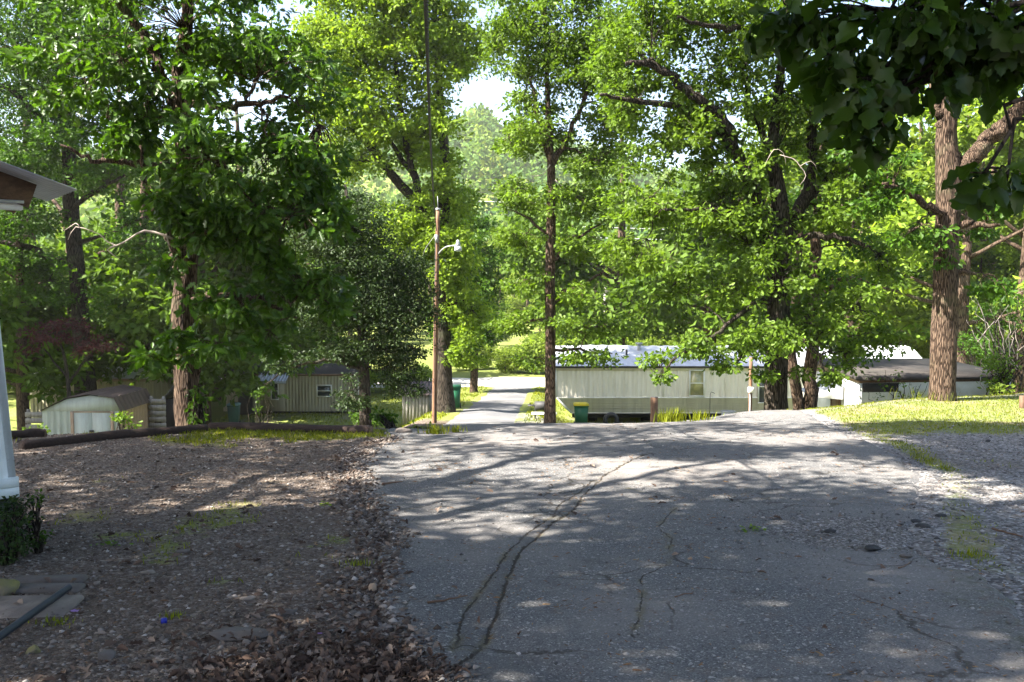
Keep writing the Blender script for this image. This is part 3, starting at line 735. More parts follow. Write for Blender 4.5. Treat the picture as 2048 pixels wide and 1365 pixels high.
ZZ = h(XX, YY) + .03 + berm * (.4 + 1.1 * fbm(XX * 3, YY * 3, 38)) + rough_e + drop + und * sstep(0, .3, dl) - .03 * patch
ZZ -= .25 * sstep(17.3, 17.9, YY)
nu, nv = len(uu), len(yy)
i = np.arange(nv - 1)[:, None] * nu; j = np.arange(nu - 1)[None, :]
Q = np.stack([i + j, i + j + 1, i + nu + j + 1, i + nu + j], -1).reshape(-1, 4)
CR = [[(1299, 917), (1259, 936), (1215, 956), (1167, 996), (1149, 1031), (1105, 1057), (1075, 1084), (1039, 1119), (1017, 1167), (1002, 1211), (991, 1255), (969, 1295), (947, 1330), (908, 1362), (870, 1400)],
      [(1193, 965), (1119, 1018), (1108, 1044), (1057, 1075), (1022, 1110), (1004, 1136), (978, 1172), (952, 1207), (925, 1240), (914, 1295), (903, 1325)],
      [(1255, 983), (1325, 1000), (1360, 1027), (1321, 1066), (1347, 1092), (1338, 1150), (1286, 1172), (1290, 1230), (1270, 1300)],
      [(798, 1035), (846, 1022), (881, 1013), (940, 1004), (995, 1000), (1100, 1010)],
      [(776, 939), (850, 930), (886, 912), (952, 890), (1010, 880)]]
def flat(px, py):
    s = (py - HZ) / F - .05
    return (px - CX) / F * EYE / s, EYE / s
def signed(poly, x, y):
    pts = [flat(*p) for p in poly]
    best = np.full(x.shape, 9.); sg = np.ones(x.shape)
    for k, ((ax, ay), (bx, by)) in enumerate(zip(pts, pts[1:])):
        ex, ey = bx - ax, by - ay; L2 = ex * ex + ey * ey
        t0 = ((x - ax) * ex + (y - ay) * ey) / L2; t = np.clip(t0, 0, 1)
        d = np.hypot(x - ax - t * ex, y - ay - t * ey)
        s = np.sign((x - ax) * ey - (y - ay) * ex)
        endo = ((k == 0) & (t0 < 0)) | ((k == len(pts) - 2) & (t0 > 1))
        s = np.where(endo, 1, s)
        m = d < best; best = np.where(m, d, best); sg = np.where(m, s, sg)
    return best * sg
sd = [signed(c, XX, YY) for c in CR]
strip = (1 - sstep(.0, .03, np.abs(sd[0]))) * .012 + (1 - sstep(.0, .03, np.abs(sd[1]))) * .008
ZZ -= strip
dm = mesh_from('driveway', np.stack([XX, YY, ZZ], -1), Q.ravel(), np.full(len(Q), 4), asphalt_material(), True)
for k, s in enumerate(sd): set_attr(dm, 'crack%d' % k, s)
set_attr(dm, 'patch', patch)
set_attr(dm, 'seam', (sd[0] * sd[1] < 0) & (np.abs(sd[0]) < .45) & (np.abs(sd[1]) < .45))
set_attr(dm, 'edge', np.clip(1 - dr / 1.5, 0, 1) * (1 - sstep(5.5, 7, YY)) * .7 + np.clip(1 - dl / .35, 0, 1) * .62)
tag(link('driveway', dm), 'cracked old asphalt driveway with a lumpy crumbling left edge', None, None, 'structure')
def drive_z(x, y):
    l, r_ = left_edge(y), right_edge(y); dl, dr = x - l, r_ - x
    z = h(x, y) + .03 + (fbm(x * .8, y * .8, 33) - .5) * .05 * sstep(0, .3, dl) - .012 * (1 - sstep(.05, .5, dl)) - .07 * (1 - sstep(0, .045, dl)) - .05 * (1 - sstep(0, .12, dr))
    amp = (.004 + .016 * fbm(y * .8, y * 0 + 1.1, 31)) * (1 - sstep(12, 13.6, y))
    return z + amp * np.exp(-((dl - .20) / .13) ** 2)
def top_z(x, y):
    x, y = np.asarray(x, float), np.asarray(y, float)
    ins = (x > left_edge(y)) & (x < right_edge(y)) & (y < 17.4)
    return np.where(ins, drive_z(x, y), h(x, y))

t_ = NT('worn_road'); mroad = t_.fin(t_.mix(t_.sm(t_.noise(.8, 7, .65), .35, .7), (.10, .10, .105), (.165, .16, .155)), .9, t_.bump(t_.noise(60, 4), .4, .01), 0, .2)
mb = MB()
def lr(u, v):
    y = 17.2 + v * (58.4 - 17.2); w = np.interp(y, [17, 30, 50, 55, 58.4], [1.5, 1.35, 1.3, 1.8, 3.6]) + (fbm(y * .9, y * 0 + u.round() * 5, 41) - .5) * .3
    x = road_x(y) + (u - .5) * 2 * w
    return x, y, h(x, y) + .02 - .05 * np.abs(u - .5) * 2
mb.sheet(lr, 12, 160)
tag(mb.build('lower_road', mroad, None, True), 'narrow grey paved road running down to the gravel road', None, None, 'structure')
t_ = NT('pale_gravel'); mgr = t_.fin(t_.mix(t_.noise(14, 8, .75), (.40, .37, .33), (.58, .55, .50)), .95, t_.bump(t_.noise(40, 4), .5, .02), 0, .1)
mb = MB()
def gr(u, v):
    x = -68 + u * 136; y = 56.9 + v * 7.4 + (fbm(x * .3, x * 0 + v.round() * 3, 42) - .5) * 1.0
    return x, y, h(x, y) + .045 - .07 * (np.abs(v - .5) * 2) ** 6
mb.sheet(gr, 160, 14)
tag(mb.build('gravel_road', mgr, None, True), 'pale sunlit gravel road across the valley', None, None, 'structure')

# ------------------------------------------------------------------ small scatter: pebbles, litter, grass
def sample(n, x0, x1, y0, y1, keep):
    x = rng.uniform(x0, x1, n); y = y0 + (y1 - y0) * rng.uniform(0, 1, n) ** 1.5
    m = rng.uniform(0, 1, n) < keep(x, y)
    return x[m], y[m]
def octa(P, S, flatn=.55):
    n = len(P)
    T = np.array([(1, 0, 0), (-.3, .9, .1), (-.75, -.1, 0), (-.2, -.95, .05), (.1, 0, 1), (0, .1, -1)])
    V = T[None] * (1 + (rng.uniform(0, 1, (n, 6, 1)) - .5) * .7) + (rng.uniform(0, 1, (n, 6, 3)) - .5) * .25
    V[:, :, 2] *= flatn
    a = rng.uniform(0, 6.28, n); c, s = np.cos(a)[:, None], np.sin(a)[:, None]
    x, y = V[..., 0] * c - V[..., 1] * s, V[..., 0] * s + V[..., 1] * c
    V = np.stack([x, y * rng.uniform(.6, 1, (n, 1)), V[..., 2]], -1) * S[:, None, None] + P[:, None, :]
    Fc = np.array([(0, 1, 4), (1, 2, 4), (2, 3, 4), (3, 0, 4), (1, 0, 5), (2, 1, 5), (3, 2, 5), (0, 3, 5)])
    return V.reshape(-1, 3), (np.arange(n)[:, None, None] * 6 + Fc[None]).reshape(-1, 3)
def island_mat(name, stops, rough=.9):
    t = NT(name); g = t.new('ShaderNodeNewGeometry').outputs['Random Per Island']
    c = t.ramp(g, stops)
    c = t.mix(.5, c, t.mix(t.noise(90, 3), (.6, .6, .6), (1.3, 1.25, 1.2)), 'MULTIPLY')
    return t.fin(c, rough, None, 0, .15)
M['pebble'] = island_mat('pebbles', [(0, (.066, .049, .040)), (.4, (.110, .090, .076)), (.78, (.162, .140, .124)), (.96, (.27, .24, .22)), (1, (.42, .39, .36))])
M['pebble_grey'] = island_mat('grey_pebbles', [(0, (.07, .067, .067)), (.5, (.14, .135, .132)), (.9, (.21, .2, .196)), (1, (.38, .36, .35))])
M['litter'] = island_mat('dead_leaves', [(0, (.035, .022, .017)), (.4, (.085, .055, .042)), (.78, (.15, .105, .08)), (1, (.27, .21, .17))], .8)
M['debris'] = island_mat('brown_catkins', [(0, (.07, .04, .022)), (.5, (.16, .09, .05)), (1, (.26, .17, .09))], .9)

def pebbles(name, mat, n, x0, x1, y0, y1, keep, lo, hi, zf, label):
    x, y = sample(n, x0, x1, y0, y1, keep)
    S = lo + (hi - lo) * rng.uniform(0, 1, len(x)) ** 4
    V, T = octa(np.stack([x, y, zf(x, y) + S * .12], -1), S)
    tag(link(name, mesh_from(name, V, T.ravel(), np.full(len(T), 3), mat)), label, None, None, 'stuff')
pebbles('gravel', M['pebble'], 95000, -7.5, -.6, 3.2, 14, lambda x, y: (x < left_edge(y) + .5 * fbm(x * 5, y * 5, 58) ** 2) * (1 - .75 * grass_amt(x, y)), .004, .024, top_z, 'brown gravel and small stones left of the driveway')
pebbles('gravel', M['pebble_grey'], 42000, 1.2, 10, 4, 15.5, lambda x, y: ((x > right_edge(y)) * (1 - .8 * grass_amt(x, y))), .006, .03, h, 'grey gravel on the parking spot right of the driveway')
pebbles('gravel', M['pebble_grey'], 90000, -2.4, 5, 3.2, 11, lambda x, y: ((x > left_edge(y) + .15) & (x < right_edge(y))) * (.06 + .94 * sstep(.42, .7, fbm(x * 1.2, y * 1.2, 57))), .0025, .0085, drive_z, 'small worn stone grit showing on the asphalt')
px_, py_ = A_[0], A_[1]
def on_drive(x, y):
    p = np.exp(-(((x - px_) / .95) ** 2 + ((y - py_) / .7) ** 2) ** 1.5)
    return ((x > left_edge(y) + .1) & (x < right_edge(y))) * np.clip(.05 + p, 0, 1)
pebbles('gravel', M['pebble_grey'], 34000, -2.4, 5, 3.2, 14, on_drive, .004, .024, drive_z, 'loose chips of stone lying on the asphalt')

def litter(name, mat, x, y, size, label, up=.35, tm=OAK, zf=top_z, pile=0):
    n = len(x)
    P = np.stack([x, y, zf(x, y) + rng.uniform(.004, .02, n) + pile * rng.uniform(0, 1, n)], -1)
    a = rng.uniform(0, 6.28, n)
    D = np.stack([np.cos(a), np.sin(a), rng.normal(size=n) * up], -1)
    Nn = rng.normal(size=(n, 3)) * up + np.array([0, 0, 1.])
    W, idx, tot = place_leaves(tm, P, D, Nn, size * rng.uniform(.5, 1.3, n))
    return tag(link(name, mesh_from(name, W, idx, tot, mat)), label, None, None, 'stuff')
CURL = tmpl([(.06, .03), (.24, .17), (.33, .1), (.46, .26), (.56, .17), (.7, .3), (.85, .18)], .5, .7)
# pile in the near left
n = 3600
x = np.concatenate([rng.normal(-.8, .26, n), rng.normal(-.95, .4, n // 3)]); y = np.concatenate([rng.normal(3.85, .22, n), rng.normal(4.1, .4, n // 3)])
m = (x < left_edge(y) + .12) & (y > 3.2)
litter('leaf_litter', M['litter'], x[m], y[m], .046, 'drift of curled brown dead leaves beside the driveway edge', .7, CURL, h, .03)
x, y = sample(5200, -7, 5, 3.3, 14, lambda x, y: np.where(x < left_edge(y), .22 + .5 * sstep(.5, .7, fbm(x * .8, y * .8, 51)), .05))
litter('leaf_litter', M['litter'], x, y, .065, 'brown dead leaves scattered over the yard', .45, CURL)
n = 1500
y = rng.uniform(3.4, 13.2, n); x = left_edge(y) + rng.normal(-.06, .13, n); m = rng.uniform(0, 1, n) < .25 + 1.2 * sstep(.4, .65, fbm(x * 1.1, y * 1.1, 59)); x, y = x[m], y[m]
litter('leaf_litter', M['litter'], x, y, .045, 'brown leaf bits caught along the broken left edge of the asphalt', .5, CURL)
n = 12000
y = rng.uniform(3.4, 13.4, n); x = left_edge(y) + rng.normal(-.02, .10, n); S = .004 + .03 * rng.uniform(0, 1, n) ** 3
V, T = octa(np.stack([x, y, top_z(x, y) + S * .15], -1), S); tag(link('gravel', mesh_from('gravel', V, T.ravel(), np.full(len(T), 3), M['pebble'])), 'crumbled stones along the broken left edge of the asphalt', None, None, 'stuff')
# catkins, twigs and bark bits
def crumbs(n, keep, label, lo=.006, hi=.03):
    x, y = sample(n, -7, 9, 3.2, 15, keep)
    a = rng.uniform(0, 6.28, len(x)); S = rng.uniform(lo, hi, len(x))
    P = np.stack([x, y, top_z(x, y) + .004], -1)
    D = np.stack([np.cos(a), np.sin(a), a * 0], -1); Nn = rng.normal(size=(len(x), 3)) * .3 + np.array([0, 0, 1])
    tm = (np.array([(0, -.1, 0), (1, -.07, .05), (1.1, .1, .02), (.1, .12, 0), (.5, 0, .16)]), [[0, 1, 4], [1, 2, 4], [2, 3, 4], [3, 0, 4]])
    W, idx, tot = place_leaves(tm, P, D, Nn, S)
    tag(link('twig_litter', mesh_from('twig_litter', W, idx, tot, M['debris'])), label, None, None, 'stuff')
cn = lambda x, y: np.where((x > left_edge(y)) & (x < right_edge(y)), .10 + 1.1 * sstep(.52, .72, fbm(x * 1.9, y * 1.9, 53)) + .4 * np.exp(-(signed(CR[0], x, y) / .08) ** 2), .3)
crumbs(2600, cn, 'larger brown bark bits and catkin tangles on the asphalt', .02, .055)
crumbs(42000, cn, 'brown catkins and twig crumbs in drifts on the asphalt')

def blades(n, x0, x1, y0, y1, keep, lo, hi, w, label, name='grass', zf=top_z, mat=None):
    x, y = sample(n, x0, x1, y0, y1, keep)
    k = len(x); a = rng.uniform(0, 6.28, k)
    P = np.stack([x, y, zf(x, y) - .01], -1)
    hh = rng.uniform(lo, hi, k); ln = rng.uniform(.1, .7, k) * hh
    side = np.stack([-np.sin(a), np.cos(a), a * 0], -1) * (w * rng.uniform(.6, 1.3, k))[:, None]
    tip = P + np.stack([np.cos(a) * ln, np.sin(a) * ln, hh], -1)
    mid = P + np.stack([np.cos(a) * ln * .3, np.sin(a) * ln * .3, hh * .6], -1)
    V = np.stack([P - side, P + side, mid + side * .8, tip, mid - side * .8], 1).reshape(-1, 3)
    idx = (np.arange(k)[:, None] * 5 + np.arange(5)[None]).ravel()
    return tag(link(name, mesh_from(name, V, idx, np.full(k, 5), mat or M['grass'])), label, None, None, 'stuff')
gk = lambda x, y: sstep(.3, .75, grass_amt(x, y) + (fbm(x * 5, y * 5, 55) - .5) * .9)
blades(70000, 3, 14, 10, 22.5, lambda x, y: gk(x, y) * (x > right_edge(y) - .03), .02, .055, .005, 'short sunny grass on the bank right of the driveway')
blades(26000, -7.5, -1.2, 11, 15, lambda x, y: gk(x, y) * (x < left_edge(y) + .05), .025, .075, .005, 'short grass in front of the logs')
blades(15000, 2, 9, 4, 12, lambda x, y: gk(x, y) * (x > right_edge(y) - .05), .015, .05, .004, 'weedy grass along the right edge of the asphalt')
blades(14000, -6, -.8, 3.6, 10.5, lambda x, y: gk(x, y) * (x < left_edge(y)), .015, .06, .0035, 'thin grass coming up through the left gravel')
blades(60000, -14, 6, 19, 58, lambda x, y: gk(x, y) * (np.abs(x - road_x(y)) > 1.5), .05, .14, .014, 'lawn grass in the valley beside the lower road', zf=h)
# ------------------------------------------------------------------ building helpers
def put(mb, name, mat, root, smooth=False, parent=None, label=None):
    loc = np.array(root.location)
    me = mesh_from(name, np.concatenate(mb.v) - loc, mb.f, mb.t, mat, smooth)
    o = link(name, me, parent or root)
    if label: o['label'] = label
    return o

def ribbed(mb, o, u, w, n, W, H, pitch, depth, vertical=True, trim0=None, saw=False):
    """a sheet of profiled siding: origin, unit vectors along, up and outward"""
    o, u, w, n = (np.array(a, float) for a in (o, u, w, n))
    L = W if vertical else H
    k = max(1, int(round(L / pitch))); p = L / k
    prof = []
    for i in range(k):
        if saw: prof += [(i * p, depth), (i * p + p * .97, 0)]
        else: prof += [(i * p, 0), (i * p + p * .55, 0), (i * p + p * .65, depth), (i * p + p * .9, depth)]
    prof.append((L, 0))
    prof = np.array(prof); m = len(prof)
    V = []
    for row in (0, 1):
        for s, d in prof:
            if vertical: V.append(o + u * s + w * (H * row) + n * d)
            else:
                a = (trim0(s) if trim0 else 0.0) if row == 0 else W
                V.append(o + u * a + w * s + n * d)
    mb.addq(V, [(i, i + 1, m + i + 1, m + i) for i in range(m - 1)])

def quad_box(mb, pts, n, th):
    """flat polygon given by points, thickened against n"""
    P = np.array(pts, float); n = np.array(n, float); k = len(P)
    V = np.vstack([P, P - n * th])
    mb.add(V, [list(range(k)), list(range(2 * k - 1, k - 1, -1))] + [[i, k + i, k + (i + 1) % k, (i + 1) % k] for i in range(k)])

M['cream'] = plain('cream_siding', (.69, .64, .54), (.58, .53, .44), 1.4, .55, .05, 30, (3, 3, .35), dirt=(.38, .34, .26))
M['cream2'] = plain('faded_cream_siding', (.42, .39, .29), (.30, .27, .195), 1.5, .6, .05, 30, (3, 3, .35), dirt=(.20, .17, .12))
M['white'] = plain('white_paint', (.74, .74, .70), (.64, .63, .58), 2, .6, .08, 40, dirt=(.45, .42, .36))
M['shed_paint'] = plain('dull_shed_paint', (.36, .39, .355), (.29, .31, .28), 2, .6, .06, 40, (3, 3, .5), dirt=(.20, .20, .17))
M['whitehouse'] = plain('white_enamel', (.66, .70, .71), (.56, .60, .60), 2.5, .5, .06, 40, (3, 3, .5), dirt=(.40, .41, .37))
M['roof_metal'] = plain('weathered_metal_roof', (.42, .43, .47), (.55, .56, .60), .9, .5, .1, 20, metal=.25, dirt=(.25, .24, .24))
M['roof_dark'] = plain('shade_darkened_mossy_roof', (.024, .021, .019), (.045, .038, .034), 2, .85, .3, 30, dirt=(.03, .032, .02))  # base colour darkened to stand for tree shade over the outbuilding; mossy patches
M['roof_brown'] = plain('brown_shed_roof', (.06, .042, .036), (.09, .066, .055), 2, .7, .2, 30)
M['brown'] = plain('brown_trim', (.10, .058, .036), (.15, .09, .06), 4, .8, .2, 50)
M['tan'] = plain('tan_board', (.33, .24, .17), (.26, .18, .12), 4, .8, .2, 50)
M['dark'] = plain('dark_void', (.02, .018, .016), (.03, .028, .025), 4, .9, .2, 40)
M['black'] = plain('black_paint', (.025, .025, .027), (.04, .04, .04), 6, .6, .1, 60)
M['glass'] = plain('window_glass', (.03, .035, .035), (.05, .055, .05), 1, .06, 0, 10, spec=.9)
M['reflection_pane'] = plain('painted_reflection_pane', (.40, .36, .17), (.22, .22, .10), 3.5, .12, .02, 10, spec=.8)  # yellowish reflections with greenery painted into the pane colour
M['metal'] = plain('galvanised_metal', (.40, .41, .42), (.30, .31, .32), 8, .45, .1, 60, metal=.5)
M['pole_wood'] = plain('pole_wood', (.21, .115, .065), (.12, .07, .045), 3, .85, .5, 40, (6, 6, .6))
M['grey_wood'] = plain('grey_weathered_wood', (.26, .245, .225), (.16, .145, .13), 4, .9, .4, 40, (6, 6, .7))
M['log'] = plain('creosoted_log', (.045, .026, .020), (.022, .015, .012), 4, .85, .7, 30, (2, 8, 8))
M['beam'] = plain('rough_beam', (.165, .105, .065), (.09, .058, .038), 3, .8, .4, 40, (1.5, 9, 9))
M['green_bin'] = plain('green_plastic', (.012, .085, .04), (.015, .10, .05), 3, .45, .03, 40)
M['teal_bin'] = plain('teal_plastic', (.012, .062, .055), (.014, .07, .062), 3, .45, .03, 40)
M['teal_lid'] = plain('blue_grey_lid', (.16, .27, .34), (.14, .24, .30), 3, .45, .03, 40)
M['yellow'] = plain('yellow_plastic', (.60, .48, .02), (.55, .43, .03), 3, .45, .03, 40)
M['stone'] = plain('field_stone', (.23, .195, .165), (.14, .115, .10), 5, .9, .6, 25)
M['slab'] = plain('worn_slab', (.12, .108, .10), (.085, .07, .06), 4, .9, .5, 30)
M['mossy'] = plain('mossy_stone', (.16, .15, .05), (.12, .10, .07), 5, .9, .6, 25)
M['tar'] = plain('tar_lump', (.022, .022, .023), (.04, .04, .04), 9, .85, .8, 40)
M['pipe'] = plain('blue_grey_plastic', (.022, .028, .042), (.016, .02, .03), 5, .45, .1, 40)
M['blue'] = plain('blue_plastic', (.012, .02, .30), (.014, .022, .25), 5, .35, .02, 40)
M['purple'] = plain('purple_wrapper', (.20, .09, .34), (.28, .16, .4), 15, .4, .2, 60)
M['lampglass'] = plain('frosted_lamp_glass', (.52, .54, .56), (.45, .47, .50), 5, .3, .02, 40)
M['cable'] = plain('black_cable', (.018, .016, .016), (.03, .025, .022), 5, .6, .1, 60)
M['wire'] = plain('bare_wire', (.5, .5, .5), (.42, .42, .42), 5, .5, .0, 60)

# ------------------------------------------------------------------ cream mobile home on the right of the lower road
x0, x1, y0, y1 = 2.0, 18.9, 41.0, 45.1
zb, zm, zt, zr = -4.28, -3.57, -2.16, -1.30
root = empty('mobile_home', ((x0 + x1) / 2, y0, float(h(8, 42))), 'long cream mobile home with grey metal roof and dark crawl space right of the road', 'mobile home')
ym = (y0 + y1) / 2
mb = MB(); ribbed(mb, (x0, y0, zm), (1, 0, 0), (0, 0, 1), (0, -1, 0), x1 - x0, zt - zm - .16, .2, .013)
mb.box(x0, x1, y0 - .03, y0 + .06, zt - .16, zt); mb.box(x0, x1, y0 + .03, y1, zm, zt - .01)
put(mb, 'wall', M['cream'], root)
mb = MB(); ribbed(mb, (x0, y0 - .005, zb), (1, 0, 0), (0, 0, 1), (0, -1, 0), x1 - x0, zm - zb, .115, .02, False, lambda s: .1 + .62 * (1 - s / .71) ** 1.6, True)
mb.box(x0 + .7, x1, y0 + .05, y1, zb, zm - .01)
put(mb, 'lower_siding', M['cream'], root, label='horizontal ribbed siding below the belt line')
mb = MB(); mb.box(x0 - .02, x1 + .02, y0 - .045, y0 + .01, zm - .02, zm + .03); mb.box(x0 - .05, x0 + .03, y0 - .05, y1, zm, zt)
for xx in (6.9, 8.6, 14): mb.box(xx, xx + .03, y0 - .035, y0 + .02, zm + .03, zt - .16)
quad_box(mb, [(x0 + .02, y0 - .05, zm), (x0 + .1, y0 - .05, zm), (x0 + .8, y0 - .05, zb), (x0 + .68, y0 - .05, zb)], (0, -1, 0), .05)
put(mb, 'trim', M['white'], root)
mb = MB()
def rf(u, v):
    x = x0 - .12 + u * (x1 - x0 + .24); s = np.abs(v - .5) * 2
    return x, y0 - .14 + v * (y1 - y0 + .28), zr - (zr - zt - .05) * s ** 1.25 + .012 * np.sin(x * 6.28 / .6) + (fbm(x * .8, v * 6, 61) - .5) * .05
mb.sheet(rf, 220, 19); put(mb, 'roof', M['roof_metal'], root, True)
mb = MB(); mb.box(x0 - .12, x1 + .12, y0 - .16, y0 - .06, zt - .03, zt + .06); put(mb, 'gutter', M['black'], root)
mb = MB(); mb.tube([(6.0, 42.4, zr - .3), (6.0, 42.4, zr + .12)], .09, 10); mb.tube([(6.0, 42.4, zr + .1), (6.0, 42.4, zr + .17)], .17, 12); put(mb, 'roof_vent', M['metal'], root)
mb = MB(); mb.tube([(5.35, 41.9, zr - .5), (5.35, 41.9, zr - .12)], .05, 8); put(mb, 'vent_pipe', M['black'], root)
def win(root, xa, xb, za, zz, y, pane, mid=True, fm='white'):
    f = MB()
    w = .05
    f.box(xa, xb, y - .06, y, za, za + w); f.box(xa, xb, y - .06, y, zz - w, zz)
    f.box(xa, xa + w, y - .06, y, za + w, zz - w); f.box(xb - w, xb, y - .06, y, za + w, zz - w)
    if mid: f.box(xa + w, xb - w, y - .05, y, (za + zz) / 2 - .02, (za + zz) / 2 + .02)
    fo = put(f, 'window', M[fm], root)
    p = MB(); p.box(xa + w, xb - w, y - .025, y - .005, za + w, zz - w)
    loc = np.array(root.location)
    link('pane', mesh_from('pane', np.concatenate(p.v) - loc, p.f, p.t, pane), fo)
    return fo
win(root, 8.1, 8.8, zm + .06, zm + 1.3, y0 - .03, M['reflection_pane']); win(root, 11.25, 11.95, zm - .25, zm + 1.3, y0 - .03, M['glass']); win(root, 15.6, 16.3, zm + .1, zm + 1.2, y0 - .03, M['glass'])
mb = MB()
for k in range(7):
    xx = x0 + 1.6 + k * 2.5; zg = float(h(xx, 42))
    mb.box(xx, xx + .4, 42, 42.4, zg - .2, zb - .25)
mb.box(x0 + .8, x1, 41.5, 41.65, zb - .28, zb - .02); mb.box(x0 + .8, x1, 44, 44.15, zb - .28, zb - .02)
put(mb, 'chassis', M['dark'], root)

# ------------------------------------------------------------------ faded cream trailer on the left
x0, x1, y0, y1 = -14.2, -7.55, 44.0, 46.6
zb, zt = float(h(-9, 44)) + .28, -2.83
zb = -4.62
root = empty('mobile_home', ((x0 + x1) / 2, y0, float(h(-10, 45))), 'small faded cream trailer with dark leaf strewn roof behind the right log', 'trailer')
mb = MB(); ribbed(mb, (x0, y0, zb), (1, 0, 0), (0, 0, 1), (0, -1, 0), x1 - x0, zt - zb, .16, .02)
mb.box(x0, x1 - .02, y0 + .03, y1, zb, zt - .01); put(mb, 'wall', M['cream2'], root)
mb = MB(); ribbed(mb, (x1, y0 + .01, zb), (0, 1, 0), (0, 0, 1), (1, 0, 0), y1 - y0, zt - zb, .16, .02); put(mb, 'end_wall', M['white'], root, label='white end wall of the trailer')
mb = MB()
def rf2(u, v):
    x = x0 - .1 + u * (x1 - x0 + .2); s = np.abs(v - .5) * 2
    return x, y0 - .12 + v * (y1 - y0 + .24), -2.28 - .5 * s ** 1.7 + (fbm(x * 1.3, v * 5, 62) - .5) * .06
mb.sheet(rf2, 50, 13); put(mb, 'roof', M['roof_dark'], root, True)
mb = MB(); mb.box(x0 - .1, x1 + .1, y0 - .13, y0 - .04, zt - .02, zt + .07); put(mb, 'eave_trim', M['brown'], root)
win(root, -11.85, -11.45, -4.05, -3.15, y0 - .02, M['glass']); win(root, -9.6, -8.85, -3.9, -3.3, y0 - .02, M['glass'])
mb = MB(); mb.box(-12.35, -11.2, y0 - .035, y0, zb + .02, zb + 1.75); d = put(mb, 'door', M['cream2'], root)
mb = MB(); mb.box(-11.3, -11.25, y0 - .09, y0 - .03, -3.95, -3.82); put(mb, 'handle', M['metal'], root, parent=d)
mb = MB(); ribbed(mb, (-12.4, y0 - .85, -3.05), (1, 0, 0), (0, .92, .33), (0, -.33, .92), 1.5, .92, .15, .025)
mb.box(-12.4, -10.9, y0 - .86, y0 - .82, -3.16, -3.06); put(mb, 'awning', M['metal'], root, label='small striped metal door awning')
mb = MB(); mb.box(x0 + .2, x1 - .15, y0 + .25, y1 - .2, float(h(-10, 45)) - .3, zb); put(mb, 'skirting', M['dark'], root)
# dark porch bay between the two parts of the wall
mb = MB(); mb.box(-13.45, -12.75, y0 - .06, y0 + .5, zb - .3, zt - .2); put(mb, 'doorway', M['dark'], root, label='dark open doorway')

# electric meter cabinet beside that trailer
b = at(735, 842, 41); zg = float(h(b[0], b[1])); root = empty('meter_pedestal', (b[0], b[1], zg), 'grey electric meter cabinet on a post at the end of the small faded trailer', 'meter')
mb = MB(); mb.box(b[0] - .05, b[0] + .05, b[1], b[1] + .1, zg - .2, -2.6); put(mb, 'post', M['grey_wood'], root)
mb = MB(); mb.box(b[0] - .17, b[0] + .15, b[1] - .16, b[1] - .002, -3.85, -3.05, .02); put(mb, 'cabinet', M['metal'], root)
mb = MB(); mb.tube([(b[0], b[1] - .17, -3.3), (b[0], b[1] - .28, -3.3)], .09, 14); put(mb, 'meter_dial', M['glass'], root)

# ------------------------------------------------------------------ white roofed trailer behind the metal shed
x0, x1, y0, y1 = -21.0, -15.6, 39.0, 42.0
root = empty('mobile_home', (-18, 39, float(h(-18, 40))), 'trailer with bright white roof among trees behind the metal shed', 'trailer')
zt = at(200, 758, 39)[2]; zr = at(200, 733, 40.5)[2]
mb = MB(); ribbed(mb, (x0, y0, zt - 1.9), (1, 0, 0), (0, 0, 1), (0, -1, 0), x1 - x0, 1.9, .16, .02); mb.box(x0, x1, y0 + .03, y1, zt - 1.9, zt - .01); put(mb, 'wall', M['cream2'], root)
mb = MB()
def rf3(u, v):
    s = np.abs(v - .5) * 2; x = x0 - .15 + u * (x1 - x0 + .3)
    return x, y0 - .15 + v * (y1 - y0 + .3), zr - (zr - zt) * s ** 1.3 + .015 * np.sin(x * 10)
mb.sheet(rf3, 90, 11); put(mb, 'roof', M['white'], root, True)
mb = MB(); mb.box(x0 - .1, x1 + .1, y0 - .16, y0 - .06, zt - .1, zt + .02); put(mb, 'fascia', M['tan'], root)

# ------------------------------------------------------------------ metal garden shed (gambrel front)
d = 31.0
root_p = at(162, 875, d)
gz = float(h(root_p[0], d))
root = empty('garden_shed', (root_p[0], d, gz), 'pale metal garden shed with a brown gambrel roof and double doors, behind the log', 'shed')
def S(px, py, dd=d): return at(px, py, dd)
xl, xr = S(83, 800)[0], S(238, 800)[0]; ze = S(0, 822)[2]; za = S(0, 791)[2]; zc = S(0, 797)[2]
mb = MB(); ribbed(mb, (xl, d, gz - .2), (1, 0, 0), (0, 0, 1), (0, -1, 0), xr - xl, ze - gz + .2, .23, .02); put(mb, 'front_wall', M['shed_paint'], root)
xa, xb, xm = S(112, 0)[0], S(207, 0)[0], S(158, 0)[0]
gab = [(xl, ze), (xr, ze), (xb, za), (xm, zc + .22), (xa, za)]
zpk = S(0, 791)[2]; zsh = S(0, 798)[2]
gab = [(xl - .02, ze), (xr + .02, ze), (S(208, 0)[0], zsh), (xm, zpk), (S(110, 0)[0], zsh)]
mb = MB(); quad_box(mb, [(a, d - .03, b) for a, b in gab], (0, -1, 0), .03)
put(mb, 'gable', M['shed_paint'], root)
dep = 2.6
mb = MB()
rp = [(xl - .1, ze - .02), (S(110, 0)[0], zsh + .04), (xm, zpk + .05), (S(208, 0)[0], zsh + .04), (xr + .1, ze - .02)]
for (a, b), (c, e) in zip(rp, rp[1:]):
    u = np.array((c - a, 0, e - b)); L = np.linalg.norm(u); u /= L; nn = np.array((-u[2], 0, u[0]))
    o = np.array((a, d - .12, b))
    ribbed(mb, o, (0, 1, 0), u, nn, dep + .2, L, .3, .025)
put(mb, 'roof', M['roof_brown'], root)
mb = MB()
